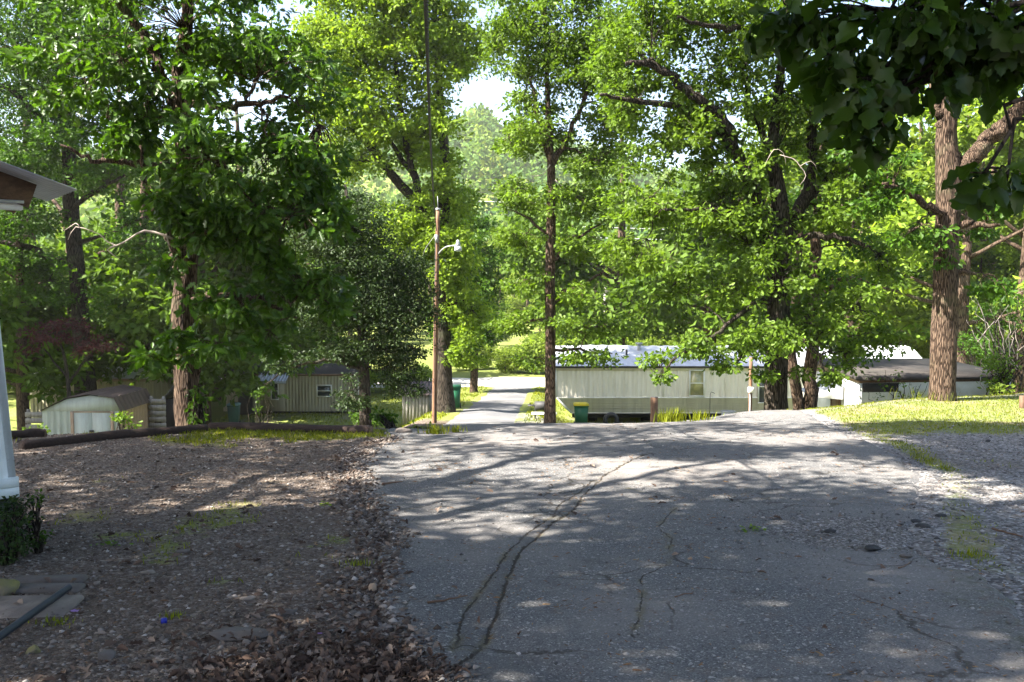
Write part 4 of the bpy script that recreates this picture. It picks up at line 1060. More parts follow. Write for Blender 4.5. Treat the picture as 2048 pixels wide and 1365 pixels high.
ribbed(mb, (xr, d, gz - .2), (0, 1, 0), (0, 0, 1), (1, 0, 0), dep, ze - gz + .2, .23, .02); mb.box(xl + .02, xr - .02, d + .05, d + dep, gz - .2, ze - .03); put(mb, 'side_wall', M['tan'], root)
for s in (0, 1):
    a = S(124, 0)[0] if s == 0 else S(161.5, 0)[0]; b = S(160.5, 0)[0] if s == 0 else S(199, 0)[0]
    mb = MB(); mb.box(a, b, d - .06, d - .025, gz - .1, S(0, 825)[2]); dd = put(mb, 'door', M['shed_paint'], root)
    if s == 0:
        mb = MB(); mb.box(b - .07, b + .06, d - .12, d - .055, S(0, 864)[2], S(0, 860)[2]); put(mb, 'handle', M['black'], root, parent=dd)
mb = MB()
for a, b in ((117, 123.5), (199.5, 205)): mb.box(S(a, 0)[0], S(b, 0)[0], d - .075, d - .02, gz - .1, S(0, 823)[2])
mb.box(S(123.5, 0)[0], S(199.5, 0)[0], d - .07, d - .02, S(0, 825)[2], S(0, 823)[2]); put(mb, 'door_frame', M['tan'], root)

# ------------------------------------------------------------------ grey wood shed by the pole
d = 38.0
c = at(832, 840, d); gz = float(h(c[0], d))
root = empty('wood_shed', (c[0], d, gz), 'small grey board shed with a rusty roof left of the utility pole', 'shed')
xl, xr = at(798, 0, d)[0], at(853, 0, d)[0]; zt = at(0, 790, d)[2]
mb = MB()
k = 8
for q in range(k):
    a = xl + (xr - xl) * q / k; mb.box(a + .008, a + (xr - xl) / k - .008, d - .012 * (q % 2), d + .03, gz - .15, zt - .02 * (q % 3))
put(mb, 'front_wall', M['grey_wood'], root)
mb = MB()
for q in range(6): mb.box(xr - .04, xr + .012 * (q % 2), d + .04 + q * .3, d + .33 + q * .3, gz - .15, zt + q * .03)
mb.box(xl, xr - .05, d + .05, d + 1.8, gz - .1, zt - .08); put(mb, 'side_wall', M['grey_wood'], root)
mb = MB(); ribbed(mb, (xl - .15, d - .15, zt + .0), (1, 0, 0), (0, .985, .17), (0, -.17, .985), xr - xl + .35, 2.1, .16, .03); put(mb, 'roof', M['roof_brown'], root)

# dark lean-to beside the left oak
d = 34.0; c = at(335, 840, d); gz = float(h(c[0], d))
root = empty('lean_to', (c[0], d, gz), 'black gabled shelter half hidden behind the left oak trunk', 'shelter')
a, b = at(311, 0, d)[0], at(356, 0, d)[0]; zt = at(0, 800, d)[2]; zp = at(0, 767, d)[2]
mb = MB(); mb.box(a, b, d, d + 2, gz - .2, zt); put(mb, 'wall', M['dark'], root)
mb = MB(); m_ = (a + b) / 2
quad_box(mb, [(a - .1, d - .1, zt), (m_, d - .1, zp), (m_, d + 2.1, zp), (a - .1, d + 2.1, zt)], (-.5, 0, .86), .05)
quad_box(mb, [(b + .1, d - .1, zt), (b + .1, d + 2.1, zt), (m_, d + 2.1, zp), (m_, d - .1, zp)], (.5, 0, .86), .05)
put(mb, 'roof', M['black'], root)

# board fences each side of the metal shed
def fence(label, pa, pb, d, zlo, zhi, nb):
    a, b = at(pa, 0, d)[0], at(pb, 0, d)[0]; z0, z1 = at(0, zlo, d)[2], at(0, zhi, d)[2]
    gz = float(h((a + b) / 2, d)); root = empty('board_fence', ((a + b) / 2, d, gz), label, 'fence')
    hh = (z1 - z0) / nb
    for k in range(nb):
        mb = MB(); mb.box(a, b, d - .01 - .006 * (k % 2), d + .012, z0 + k * hh, z0 + (k + .8) * hh); put(mb, 'board', M['grey_wood'], root)
    for x in (a + .1, b - .1):
        mb = MB(); mb.box(x - .05, x + .05, d + .014, d + .1, gz - .3, z1 + .05); put(mb, 'post', M['grey_wood'], root)
fence('weathered board fence between the white house and the metal shed', 22, 82, 32.5, 872, 822, 4)
fence('weathered board fence between the metal shed and the left oak', 276, 312, 33.4, 856, 796, 5)

# ------------------------------------------------------------------ white outbuilding on the right
A = np.array((10.47, 27.0)); B = np.array((10.95, 32.2)); Cc = np.array((15.2, 27.6)); D_ = B + (Cc - A)
zA, zB = at(1722, 752, 27)[2], at(1636, 719, 32.2)[2]
gz = float(h(12, 28))
root = empty('outbuilding', (12.5, 29, gz), 'white outbuilding with a sloping dark roof and brown fascia, behind the grass bank', 'outbuilding')
zb = gz - .6
def V3(p, z): return np.array((p[0], p[1], z))
uAB = np.append((B - A) / np.linalg.norm(B - A), 0); uAC = np.append((Cc - A) / np.linalg.norm(Cc - A), 0)
nL = np.array((-uAB[1], uAB[0], 0)); nF = np.array((uAC[1], -uAC[0], 0))
LAB, LAC = np.linalg.norm(B - A), np.linalg.norm(Cc - A)
mb = MB(); quad_box(mb, [V3(A, zb), V3(A, zA - .22), V3(B, zB - .42), V3(B, zb)], nL, .08); put(mb, 'side_wall', M['white'], root)
mb = MB(); quad_box(mb, [V3(A, zA - .22) + nL * .004, V3(A, zA - .03) + nL * .004, V3(B, zB - .03) + nL * .004, V3(B, zB - .42) + nL * .004], nL, .07); put(mb, 'gable_board', M['tan'], root)
mb = MB(); ribbed(mb, V3(A, zb), uAC, (0, 0, 1), nF, LAC, zA - zb - .22, .24, .018, False, None, True); put(mb, 'front_wall', M['white'], root)
mb = MB(); p0 = V3(A, zA - .22) + nF * .02
quad_box(mb, [p0, p0 + uAC * LAC, p0 + uAC * LAC + np.array((0, 0, .18)), p0 + np.array((0, 0, .18))], nF, .06); put(mb, 'fascia', M['brown'], root)
mb = MB(); p0 = V3(A, zA - .50) + nF * .03 + uAC * .1
quad_box(mb, [p0, p0 + uAC * 1.15, p0 + uAC * 1.15 + np.array((0, 0, .27)), p0 + np.array((0, 0, .27))], nF, .04); put(mb, 'window', M['dark'], root, label='dark strip window under the eave')
mb = MB()
ov = .3
q = [V3(A - uAB[:2] * ov - uAC[:2] * .15, zA - .02), V3(Cc - uAB[:2] * ov + uAC[:2] * .2, zA - .02), V3(D_ + uAB[:2] * ov + uAC[:2] * .2, zB - .05), V3(B + uAB[:2] * ov - uAC[:2] * .15, zB + .02)]
quad_box(mb, q, (0, 0, 1), .1); put(mb, 'roof', M['roof_dark'], root)
def onL(s, z, o=.03): return V3(A, 0) + uAB * s + nL * o + np.array((0, 0, z))
zz = lambda py: at(1660, py, 29.8)[2]
mb = MB(); quad_box(mb, [onL(2.1, zb), onL(2.1, zz(792)), onL(2.95, zz(792)), onL(2.95, zb)], nL, .025); dd = put(mb, 'door', M['tan'], root)
mb = MB(); quad_box(mb, [onL(2.2, zz(765)), onL(2.2, zz(738)), onL(2.85, zz(738)), onL(2.85, zz(765))], nL, .02); put(mb, 'window', M['reflection_pane'], root, label='small window above the door awning')
mb = MB()
for a, b in ((1.95, 2.1), (2.95, 3.1)): quad_box(mb, [onL(a, zb, .05), onL(a, zz(733), .05), onL(b, zz(733), .05), onL(b, zb, .05)], nL, .04)
put(mb, 'door_frame', M['brown'], root)
mb = MB(); o = onL(1.5, zz(786), .95)
w = norm(onL(1.5, zz(762), .05) - o)
ribbed(mb, o, uAB, w, np.cross(w, uAB) * -1, 2.2, np.linalg.norm(onL(1.5, zz(762), .05) - o), .14, .03)
quad_box(mb, [onL(1.5, zz(786), .95), onL(1.5, zz(762), .06), onL(1.5, zz(790), .06)], -uAB, .02); put(mb, 'awning', M['metal'], root, label='striped metal awning over the door')

# ------------------------------------------------------------------ white house corner at the left edge
C0 = np.array((-3.62, 6.5)); e = np.array((-.8, -.6)); f = np.array((-.6, .8))
gz = float(h(-4, 6.3))
root = empty('white_house', (-4.6, 7.2, gz), 'white ribbed corner of a house under a metal porch roof, at the left edge', 'house')
zb, zt = .15, 2.22
nE = np.array((.6, -.8, 0)); e3, f3 = np.append(e, 0), np.append(f, 0)
lean = np.array((-.11, -.085, zt - zb)); wv = lean / np.linalg.norm(lean)
mb = MB(); ribbed(mb, V3(C0, zb), e3, wv, nE, 2.6, np.linalg.norm(lean), .16, .018)
put(mb, 'end_wall', M['whitehouse'], root)
mb = MB(); quad_box(mb, [V3(C0, zb), V3(C0, zb) + lean, V3(C0 + f * 1.0, zt), V3(C0 + f * 1.0, zb)], (.8, .6, 0), .05); put(mb, 'side_wall', M['whitehouse'], root)
mb = MB()
for k in range(2):
    o = V3(C0, zb - .02 - .075 * k) + nE * (.022 + .005 * k)
    quad_box(mb, [o - e3 * .012, o - e3 * .012 + np.array((0, 0, .07)), o + e3 * 2.6 + np.array((0, 0, .07)), o + e3 * 2.6], nE, .05)
put(mb, 'bottom_trim', M['whitehouse'], root)
mb = MB(); o = V3(C0, gz - .2) - nE * .03; quad_box(mb, [o, o + np.array((0, 0, zb - gz + .14)), o + e3 * 2.6 + np.array((0, 0, zb - gz + .14)), o + e3 * 2.6], nE, .04)
quad_box(mb, [o, o + f3 * 1, o + f3 * 1 + np.array((0, 0, zb - gz + .14)), o + np.array((0, 0, zb - gz + .14))], (.8, .6, 0), .04); put(mb, 'skirting', M['black'], root)
tip = at(155, 380, 6.2)
sl = np.array((-.8, -.6, .34)); sl /= np.linalg.norm(sl); nr = np.cross(f3, sl); nr = nr if nr[2] > 0 else -nr
mb = MB(); ribbed(mb, tip, f3, sl, nr, 1.5, 3.0, .18, .03, False) if False else ribbed(mb, tip, f3, sl, nr, 1.1, 3.0, .09, .012)
put(mb, 'roof', M['roof_metal'], root)
def bar(mb, o, u, L, w, hh, up):
    u = np.array(u) / np.linalg.norm(u); s = norm(np.cross(u, up)); up2 = np.cross(s, u)
    V = [o + u * a + s * b + up2 * c for a in (0, L) for b in (-w / 2, w / 2) for c in (0, hh)]
    mb.add(V, [(0, 1, 3, 2), (4, 6, 7, 5), (0, 4, 5, 1), (2, 3, 7, 6), (0, 2, 6, 4), (1, 5, 7, 3)])
mb = MB(); bar(mb, tip + f3 * .35 + sl * .20 - nr * .185, sl, 2.6, .045, .17, nr); put(mb, 'rafter', M['beam'], root)
mb = MB(); bar(mb, tip + f3 * .95 + sl * .20 - nr * .185, sl, 2.6, .045, .17, nr); put(mb, 'rafter', M['beam'], root)
mb = MB(); o = at(44, 421, 6.35); bar(mb, o, e3, 2.2, .10, .055, np.array((0, 0, 1.))); put(mb, 'eave_trim', M['white'], root)
mb = MB(); o = at(45, 409, 6.33); bar(mb, o, e3, 2.2, .13, .022, np.array((0, 0, 1.))); put(mb, 'drip_edge', M['metal'], root)
mb = MB(); o = at(40, 400, 6.42); bar(mb, o, e3, 2.2, .05, .06, np.array((0, 0, 1.))); put(mb, 'header', M['beam'], root)

# ------------------------------------------------------------------ utility pole with lamp, service cable
d = 30.0; b = at(868, 856, d); gz = float(h(b[0], d)); tp = at(876, 420, d)
root = empty('utility_pole', (b[0], d, gz), 'brown wooden utility pole with a lamp on a curved arm', 'utility pole')
b = np.array((b[0], d, gz - .3))
mb = MB(); tt = np.linspace(0, 1, 22)[:, None]; mb.tube(b + (tp - b) * tt, np.linspace(.088, .066, 22), 14); put(mb, 'pole', M['pole_wood'], root, True)
mb = MB(); mb.tube([tp - (0, 0, .02), tp + (0, 0, .05)], .078, 12); put(mb, 'pole_cap', M['metal'], root)
mb = MB(); mb.tube([tp + (0, 0, .0), tp + (-.01, 0, .45)], .008, 6); put(mb, 'rod', M['metal'], root)
p = [at(877, 508, d - .08), at(884, 500, d - .2), at(893, 494, d - .35), at(905, 492, d - .5), at(916, 492, d - .6)]
mb = MB(); mb.tube(catmull(np.array(p), .05), .022, 8); arm = put(mb, 'lamp_arm', M['metal'], root, True)
hd = at(916, 490, d - .62)
mb = MB(); mb.tube([hd + (0, 0, .16), hd + (0, 0, .10), hd + (0, 0, .02), hd + (0, 0, -.06)], [.03, .055, .075, .09], 14); put(mb, 'lamp_head', M['metal'], root, True)
mb = MB(); mb.tube([hd + (0, 0, -.06), hd + (0, 0, -.13), hd + (0, 0, -.19), hd + (0, 0, -.215)], [.115, .12, .125, .06], 16); put(mb, 'lamp_shade', M['lampglass'], root, True)
mb = MB(); br = at(872, 475, d - .12); mb.box(br[0] - .03, br[0] + .07, br[1] - .06, br[1] + .05, br[2] - .18, br[2] + .08); put(mb, 'bracket', M['metal'], root)
mb = MB(); mb.tube([at(870, 850, d - .11), at(869, 650, d - .1), at(871, 480, d - .1)], .012, 6); put(mb, 'conduit', M['black'], root)

cp = [(846, -560, 2.6), (849, -150, 4.3), (852, 0, 5.4), (856, 130, 7.8), (859, 230, 10.5), (863, 320, 14.5), (867, 390, 20), (871, 440, 27), (873, 462, 29.85)]
c = catmull(np.array([at(*q) for q in cp]), .05)
s = np.arange(len(c)) * .05
mb = MB()
for k in range(3):
    ph = s * 2 * math.pi / .33 + k * 2.094
    mb.tube(c + np.stack([np.cos(ph), 0 * ph, np.sin(ph)], -1) * .0085, .0085, 6)
tag(mb.build('service_cable', M['cable'], None, True), 'thick twisted black cable from the utility pole passing overhead', 'cable')
mb = MB(); mb.tube(catmull(np.array([at(871, 470, 29.9), at(850, 500, 31), at(838, 540, 33), at(822, 600, 36)]), .3), .008, 5)
tag(mb.build('guy_wire', M['wire'], None, True), 'thin stay wire slanting from the utility pole into the dark tree', 'wire')

# far poles and wires
for k, (px, pt, pb_, d, lab) in enumerate(((1170, 555, 640, 90, 'grey pole at the edge of the far meadow'), (1210, 575, 640, 100, 'shorter grey pole beside the far meadow'), (1357, 540, 605, 95, 'bare pole in the bushes beyond the mobile home roof'))):
    a, b = at(px, pt, d), at(px, pb_, d); gz = float(h(a[0], d))
    mb = MB(); mb.tube([(a[0], d, gz - .2), (a[0], d, a[2])], [.2, .15], 10); r_ = empty('far_pole', (a[0], d, gz), lab, 'pole'); put(mb, 'pole', M['grey_wood'], r_)
    mb = MB(); mb.box(a[0] - .5, a[0] + .5, d - .22, d - .12, a[2] - .5, a[2] - .38); put(mb, 'crossarm', M['grey_wood'], r_)
for k, (pts, lab) in enumerate((([(930, 401, 85), (1010, 405, 85), (1330, 412, 85)], 'thin pale power line crossing above the meadow'), ([(1110, 452, 85), (1260, 457, 85), (1420, 462, 85)], 'thin pale power line behind the slender tree'),
                               ([(1110, 474, 88), (1260, 478, 88), (1500, 484, 88)], 'lowest pale power line behind the slender tree'))):
    mb = MB(); mb.tube(catmull(np.array([at(*p) for p in pts]), 1.0), .03, 5); tag(mb.build('power_line', M['wire']), lab, 'wire')

# ------------------------------------------------------------------ logs
def log(label, pa, pb, d_a, d_b, r, seed):
    a, b = at(*pa, d_a), at(*pb, d_b)
    a[2] = float(h(a[0], a[1])) + r * .35; b[2] = float(h(b[0], b[1])) + r * .35
    root = empty('log', (a + b) / 2 - (0, 0, r * .6), label, 'log')
    t = np.linspace(0, 1, 40)[:, None]; p = a + (b - a) * t
    p[:, 2] = h(p[:, 0], p[:, 1]) * .6 + (a[2] - r * .35 + (b[2] - a[2]) * t[:, 0]) * .4 + r * .35
    p[:, 1] += np.sin(t[:, 0] * 3) * .06
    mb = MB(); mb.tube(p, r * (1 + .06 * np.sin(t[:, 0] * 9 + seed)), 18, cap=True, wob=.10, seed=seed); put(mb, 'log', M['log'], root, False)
    mb = MB(); dirn = norm(b - a); mb.tube([p[-1] - dirn * .02, p[-1] + dirn * .012], r * .9, 18); put(mb, 'cut_end', M['beam'], root)
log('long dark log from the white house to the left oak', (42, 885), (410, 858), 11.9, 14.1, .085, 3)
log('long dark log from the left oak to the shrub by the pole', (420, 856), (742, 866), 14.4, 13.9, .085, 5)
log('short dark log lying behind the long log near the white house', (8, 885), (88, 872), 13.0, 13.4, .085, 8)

# ------------------------------------------------------------------ wheelie bins
def bin_(label, px, d, w, hh, mats, flip=False):
    c = at(px, 0, d); gz = float(h(c[0], d)); root = empty('wheelie_bin', (c[0], d, gz), label, 'bin')
    x, y = c[0], d
    def taper(z0, z1, a, b):
        V = [(x + sx * q * w / 2, y + sy * q * w / 2, z) for z, q in ((z0, a), (z1, b)) for sx, sy in ((-1, -1), (1, -1), (1, 1), (-1, 1))]
        return V, [(3, 2, 1, 0), (4, 5, 6, 7)] + [(k, (k + 1) % 4, 4 + (k + 1) % 4, 4 + k) for k in range(4)]
    mb = MB(); mb.add(*taper(gz + .06, gz + hh * .9, .8, 1.0)); put(mb, 'body', M[mats[0]], root)
    mb = MB(); mb.add(*taper(gz + hh * .86, gz + hh * .905, 1.06, 1.06)); put(mb, 'rim', M[mats[0]], root)
    mb = MB(); mb.add(*taper(gz + hh * .91, gz + hh * .97, 1.1, 1.08)); mb.add(*taper(gz + hh * .972, gz + hh, .95, .8)); put(mb, 'lid', M[mats[1]], root)
    for s in (-1, 1):
        mb = MB(); mb.tube([(x + s * w * .42, y + w * .38, gz + .11), (x + s * w * .5, y + w * .38, gz + .11)], .11, 14); put(mb, 'wheel', M['black'], root)
    mb = MB(); mb.tube([(x - w * .4, y + w * .58, gz + hh * .93), (x + w * .4, y + w * .58, gz + hh * .93)], .02, 8); put(mb, 'handle', M['black'], root)
    return root
bin_('dark green wheelie bin with a bright yellow lid against the cream mobile home', 1166, 39.3, .60, 1.08, ('green_bin', 'yellow')).location.z = at(1166, 806, 39.3)[2] - 1.08
bin_('teal wheelie bin with a pale blue lid beside the faded trailer', 452, 37.5, .42, 1.02, ('teal_bin', 'teal_lid')).location.z = at(452, 806, 37.5)[2] - 1.02
bin_('green wheelie bin half hidden behind the broadleaf trunk by the pole', 906, 37.6, .5, 1.0, ('green_bin', 'green_bin'))

# ------------------------------------------------------------------ posts and bits by the crest
d = 18.0; b = at(1308, 838, d); gz = float(h(b[0], d))
root = empty('timber_post', (b[0], d, gz), 'short thick brown timber post stub at the edge of the asphalt', 'post')
mb = MB(); z = np.linspace(gz - .4, at(0, 795, d)[2], 9); mb.tube(np.stack([b[0] + 0 * z, d + 0 * z, z], -1), .072, 12, wob=.08, seed=4); put(mb, 'post', M['pole_wood'], root, True)
mb = MB(); mb.tube([(b[0], d, z[-1] - .003), (b[0], d, z[-1] + .01)], .066, 12); put(mb, 'cut_top', M['grey_wood'], root)
d = 26.0; b = at(1500, 840, d); gz = float(h(b[0], d))
root = empty('meter_post', (b[0], d, gz), 'weathered wooden post carrying a small pale meter box in front of the mobile home', 'meter')
zt = at(0, 715, d)[2]
mb = MB(); z = np.linspace(gz - .2, zt, 12); mb.tube(np.stack([b[0] + 0 * z, d + 0 * z, z], -1), .05, 10, wob=.06, seed=6); put(mb, 'post', M['pole_wood'], root, True)
mb = MB(); zb_ = at(0, 785, d)[2]; mb.box(b[0] - .10, b[0] + .06, d - .17, d - .05, zb_, zb_ + .16, .015); put(mb, 'meter_box', M['white'], root)
mb = MB(); mb.tube([(b[0] - .03, d - .07, zb_), (b[0] - .03, d - .07, gz)], .016, 8); put(mb, 'conduit', M['metal'], root)
d = 15.6; g_ = on_ground(1150, 850); d = g_[1]
mb = MB(); b = np.array(g_); zt = at(1150, 792, d)[2]
mb.tube(catmull(np.array([b - (0, 0, .1), (b[0], d, zt - .08), (b[0] + .008, d, zt - .01), (b[0] + .035, d, zt + .008)]), .02), .013, 8)
tag(mb.build('pipe_stake', M['metal'], None, True), 'thin bent metal pipe standing at the crest of the driveway', 'pipe')
d = 40.6; mb = MB(); b = at(1420, 830, d); zt = at(0, 790, d)[2]
mb.tube(catmull(np.array([(b[0], d, float(h(b[0], d))), (b[0], d, zt), (b[0] + .1, d, zt + .1), (b[0] + .2, d, zt + .06)]), .05), .014, 6)
tag(mb.build('garden_hook', M['black'], None, True), 'thin black shepherd hook in front of the mobile home window', 'garden hook')
# grill and plank bench by the slender tree
d = 34; c = at(1086, 815, d); gz = float(h(c[0], d)); root = empty('charcoal_grill', (c[0], d, gz), 'black barrel grill partly behind the slender tree', 'grill')
zc = at(0, 812, d)[2]
mb = MB(); mb.tube([(c[0] - .32, d, zc), (c[0] + .36, d, zc)], .17, 16); put(mb, 'barrel', M['black'], root)
for sx in (-.28, .32):
    mb = MB(); mb.box(c[0] + sx - .02, c[0] + sx + .02, d - .1, d - .06, gz, zc - .1); mb.box(c[0] + sx - .02, c[0] + sx + .02, d + .06, d + .1, gz, zc - .1); put(mb, 'leg', M['black'], root)
mb = MB(); mb.box(c[0] - .58, c[0] - .3, d - .15, d + .15, zc - .0, zc + .03); put(mb, 'side_shelf', M['black'], root)
d = 32; c = at(1090, 827, d); gz = float(h(c[0], d)); root = empty('plank_bench', (c[0], d, gz), 'low white plank bench beside the slender tree', 'bench')
zc = at(0, 826, d)[2]
mb = MB()
for k in range(3): mb.box(c[0] - .48, c[0] + .42, d - .2 + k * .13, d - .09 + k * .13, zc - .04, zc); 
put(mb, 'seat', M['white'], root)
for sx in (-.38, .3):
    mb = MB(); mb.box(c[0] + sx, c[0] + sx + .06, d - .16, d + .14, min(gz, zc - .2), zc - .04); put(mb, 'leg', M['grey_wood'], root)
# things under the mobile home
d = 40.2; c = at(1222, 836, d); mb = MB(); zc = at(0, 841, d)[2]
th = np.linspace(0, 2 * math.pi, 25); ring = np.stack([c[0] + np.cos(th) * .27, d + 0 * th, zc + np.sin(th) * .27], -1)
mb.tube(ring, .1, 10, cap=False); tag(mb.build('old_tyre', M['black'], None, True), 'black tyre leaning in the crawl space of the mobile home', 'tyre')
d = 39.6; c = at(1457, 830, d); gz = float(h(c[0], d)); zc = at(0, 822, d)[2]; root = empty('wash_tub', (c[0], d, gz), 'grey tub standing in the crawl space shadow beside the meter post', 'tub')
mb = MB(); mb.tube([(c[0], d, gz), (c[0], d, zc - .04)], [.28, .32], 18); put(mb, 'tub', M['metal'], root)
mb = MB(); th = np.linspace(0, 2 * math.pi, 25); mb.tube(np.stack([c[0] + np.cos(th) * .32, d + np.sin(th) * .32, zc - .03 + 0 * th], -1), .02, 6, cap=False); put(mb, 'rim', M['metal'], root)
# stub post at the right edge of the picture
g_ = on_ground(2046, 818); mb = MB(); mb.box(g_[0] - .05, g_[0] + .06, g_[1] - .05, g_[1] + .06, g_[2] - .1, g_[2] + .24, .01)
tag(mb.build('marker_post', M['brown']), 'short brown marker post in the grass at the right edge', 'post')

# ------------------------------------------------------------------ stones and small litter
def rock(name, label, px, py, wx, wy, hz, mat, cat='stone', seed=0, group=None, rz=0):
    x, y, z = on_ground(px, py); g = np.random.default_rng(seed + int(px))
    z = float(top_z(x, y))
    import bmesh
    bm = bmesh.new(); bmesh.ops.create_icosphere(bm, subdivisions=3, radius=1)
    V = np.array([v.co[:] for v in bm.verts]); Fc = [[v.index for v in f.verts] for f in bm.faces]; bm.free()
    q = V * 1.0
    for k in range(9):
        nn = norm(g.normal(size=3)); dd = g.uniform(.55, .85); s = q @ nn
        q = q - np.maximum(s - dd, 0)[:, None] * nn * .95
    q = q * (1 + (fbm(V[:, 0] * 2 + seed, V[:, 1] * 2 + V[:, 2], seed) - .5)[:, None] * .3)
    c, s = math.cos(rz), math.sin(rz)
    q = q * np.array((wx, wy, hz)); q = np.stack([q[:, 0] * c - q[:, 1] * s, q[:, 0] * s + q[:, 1] * c, q[:, 2]], -1)
    mb = MB(); mb.add(q, Fc); o = mb.build(name, mat); o.location = (x, y, z + hz * .25)
    return tag(o, label, cat, group)
rock('flat_stone', 'large flat grey stone just left of the dead leaf drift', 490, 1272, .20, .11, .03, M['slab'], seed=1)
rock('stone', 'grey stone above the flat grey stone near the leaf drift', 578, 1230, .05, .05, .02, M['slab'], seed=2)
rock('stone', 'small tan stone touching the front of the large flat stone', 492, 1294, .028, .024, .018, M['stone'], seed=3)
rock('stone', 'rounded grey stone low in the gravel left of the flat stone', 213, 1315, .05, .05, .025, M['slab'], seed=4)
rock('stone', 'rusty brown chunk of stone in front of the drain pipe', 68, 1308, .045, .035, .03, M['mossy'], seed=5)
rock('stone', 'pale stone in the gravel beyond the blue cap', 296, 1150, .055, .04, .018, M['stone'], seed=6)
rock('stone', 'small pinkish stone beside the weeds near the slabs', 194, 1170, .024, .024, .022, M['stone'], seed=7)
rock('stone', 'flat stone in the gravel straight beyond the blue cap and pale stone', 366, 1108, .06, .04, .015, M['slab'], seed=8)
rock('stone', 'pale flat stone by the crumbled asphalt edge', 497, 1205, .05, .03, .018, M['stone'], seed=9)
rock('stone', 'orange brown stone leaning on the asphalt edge', 745, 1190, .03, .02, .045, M['tan'], seed=10)
rock('stone', 'brown boulder in the grass at the end of the right log', 808, 868, .14, .09, .06, M['stone'], 'boulder', seed=11)
rock('mossy_stone', 'square yellowish mossy stone at the left edge beside the slabs', 6, 1192, .12, .09, .08, M['mossy'], seed=12)
rock('asphalt_chunk', 'broad black asphalt chunk in the worn patch', 1845, 1055, .06, .05, .022, M['tar'], 'asphalt chunk', seed=13)
rock('asphalt_chunk', 'black asphalt chunk beyond the broad one in the worn patch', 1832, 1044, .05, .035, .02, M['tar'], 'asphalt chunk', seed=14)
rock('asphalt_chunk', 'black asphalt chunk touching the grass at the asphalt edge', 1882, 1035, .05, .04, .02, M['tar'], 'asphalt chunk', seed=15)
rock('asphalt_chunk', 'low grey asphalt chunk on the left of the worn patch', 1660, 1073, .06, .035, .02, M['tar'], 'asphalt chunk', seed=16)
rock('asphalt_chunk', 'flat dark asphalt chunk at the near side of the worn patch', 1745, 1110, .07, .05, .022, M['tar'], 'asphalt chunk', seed=17)
rock('stone', 'white stone chip stuck on the near end of the long crack', 935, 1347, .013, .011, .008, M['stone'], 'stone', seed=18)
rock('stone', 'grey stone at the grassy right edge of the worn patch', 1812, 1125, .05, .03, .02, M['slab'], seed=19)
rock('stone', 'little dark stone far out on the right gravel', 1975, 885, .04, .03, .025, M['tar'], seed=20)

def slab(label, px, py, hx, hy, hz, rz, mat):
    x, y, z = on_ground(px, py)
    mb = MB(); bm_box(mb, (-hx, -hy, -hz), (hx, hy, hz), .012); o = mb.build('step_slab', mat); o.location = (x, y, z + hz * .3); o.rotation_euler = (.03, .02, rz)
    tag(o, label, 'slab')
slab('narrow weathered slab nearest the corner shrub', 100, 1166, .22, .06, .02, .1, M['slab'])
slab('second weathered slab below the narrow one', 85, 1187, .24, .07, .02, .06, M['slab'])
slab('broad brown slab crossed by the drain pipe', 40, 1222, .30, .17, .018, .1, M['stone'])
pa, pb_ = on_ground(-30, 1318), on_ground(138, 1198)
mb = MB(); a = np.array(pa) + (0, 0, .05); b = np.array(pb_) + (0, 0, .055); t = np.linspace(0, 1, 12)[:, None]
mb.tube(a + (b - a) * t, .021, 12, cap=False); mb.tube(a + (b - a) * t, .017, 10, cap=False)
tag(mb.build('drain_pipe', M['pipe'], None, False), 'dark blue grey plastic pipe lying across the slabs', 'pipe')
x, y, z = on_ground(328, 1253); mb = MB(); mb.tube([(x - .014, y, z + .016), (x + .014, y + .006, z + .018)], [.016, .015], 14); tag(mb.build('bottle_cap', M['blue'], None), 'small bright blue plastic cap in the gravel', 'bottle cap')
def crumple(label, px, py, s, mat):
    x, y, z = on_ground(px, py); mb = MB()
    def fn(u, v): return x + (u - .5) * s * 2 + .2 * s * np.sin(v * 7), y + (v - .5) * s * 1.2, z + .01 + s * .5 * fbm(u * 3 + px, v * 3, 71)
    mb.sheet(fn, 7, 5); o = mb.build('candy_wrapper', mat); tag(o, label, 'wrapper')
crumple('crumpled purple wrapper beside the drain pipe', 150, 1230, .022, M['purple'])
crumple('tiny purple wrapper scrap in the dead leaf drift', 640, 1278, .012, M['purple'])
# fallen sprig, sticks
def sprig(label, px, py, n, s, mat, name='fallen_sprig'):
    x, y, z = on_ground(px, py); z = float(top_z(x, y))
    P = np.array((x, y, z + .012)) + rng.normal(size=(n, 3)) * np.array((s, s * .5, .008)); a = rng.uniform(0, 6.28, n)
    D = np.stack([np.cos(a), np.sin(a), .1 + 0 * a], -1); Nn = rng.normal(size=(n, 3)) * .4 + (0, 0, 1)
    W, idx, tot = place_leaves(MIDL, P, D, Nn, .055 * rng.uniform(.6, 1.2, n))
    tag(link(name, mesh_from(name, W, idx, tot, mat)), label, 'leaf sprig')
sprig('fallen yellow green leaf sprig on the asphalt left of the worn patch', 1504, 1072, 22, .06, M['leaf_lime'])
sprig('fallen green leaf sprig in the gravel near the driveway edge', 650, 1012, 12, .05, M['leaf_lime'])
sprig('fallen leaf sprig in the gravel beyond the corner shrub', 222, 1090, 18, .08, M['leaf_mid'])
def stick(label, pts, r):
    P = []
    for px, py in pts:
        x, y, z = on_ground(px, py); P.append((x, y, float(top_z(x, y)) + r * .8))
    mb = MB(); c = catmull(np.array(P), .03); c[1:-1] += rng.normal(size=(len(c) - 2, 3)) * .003; mb.tube(c, np.linspace(r, r * .5, len(c)), 6); tag(mb.build('stick', M['brown'], None, True), label, 'stick')
stick('short brown stick on the asphalt at the left crack', [(765, 978), (785, 976), (805, 973)], .012)
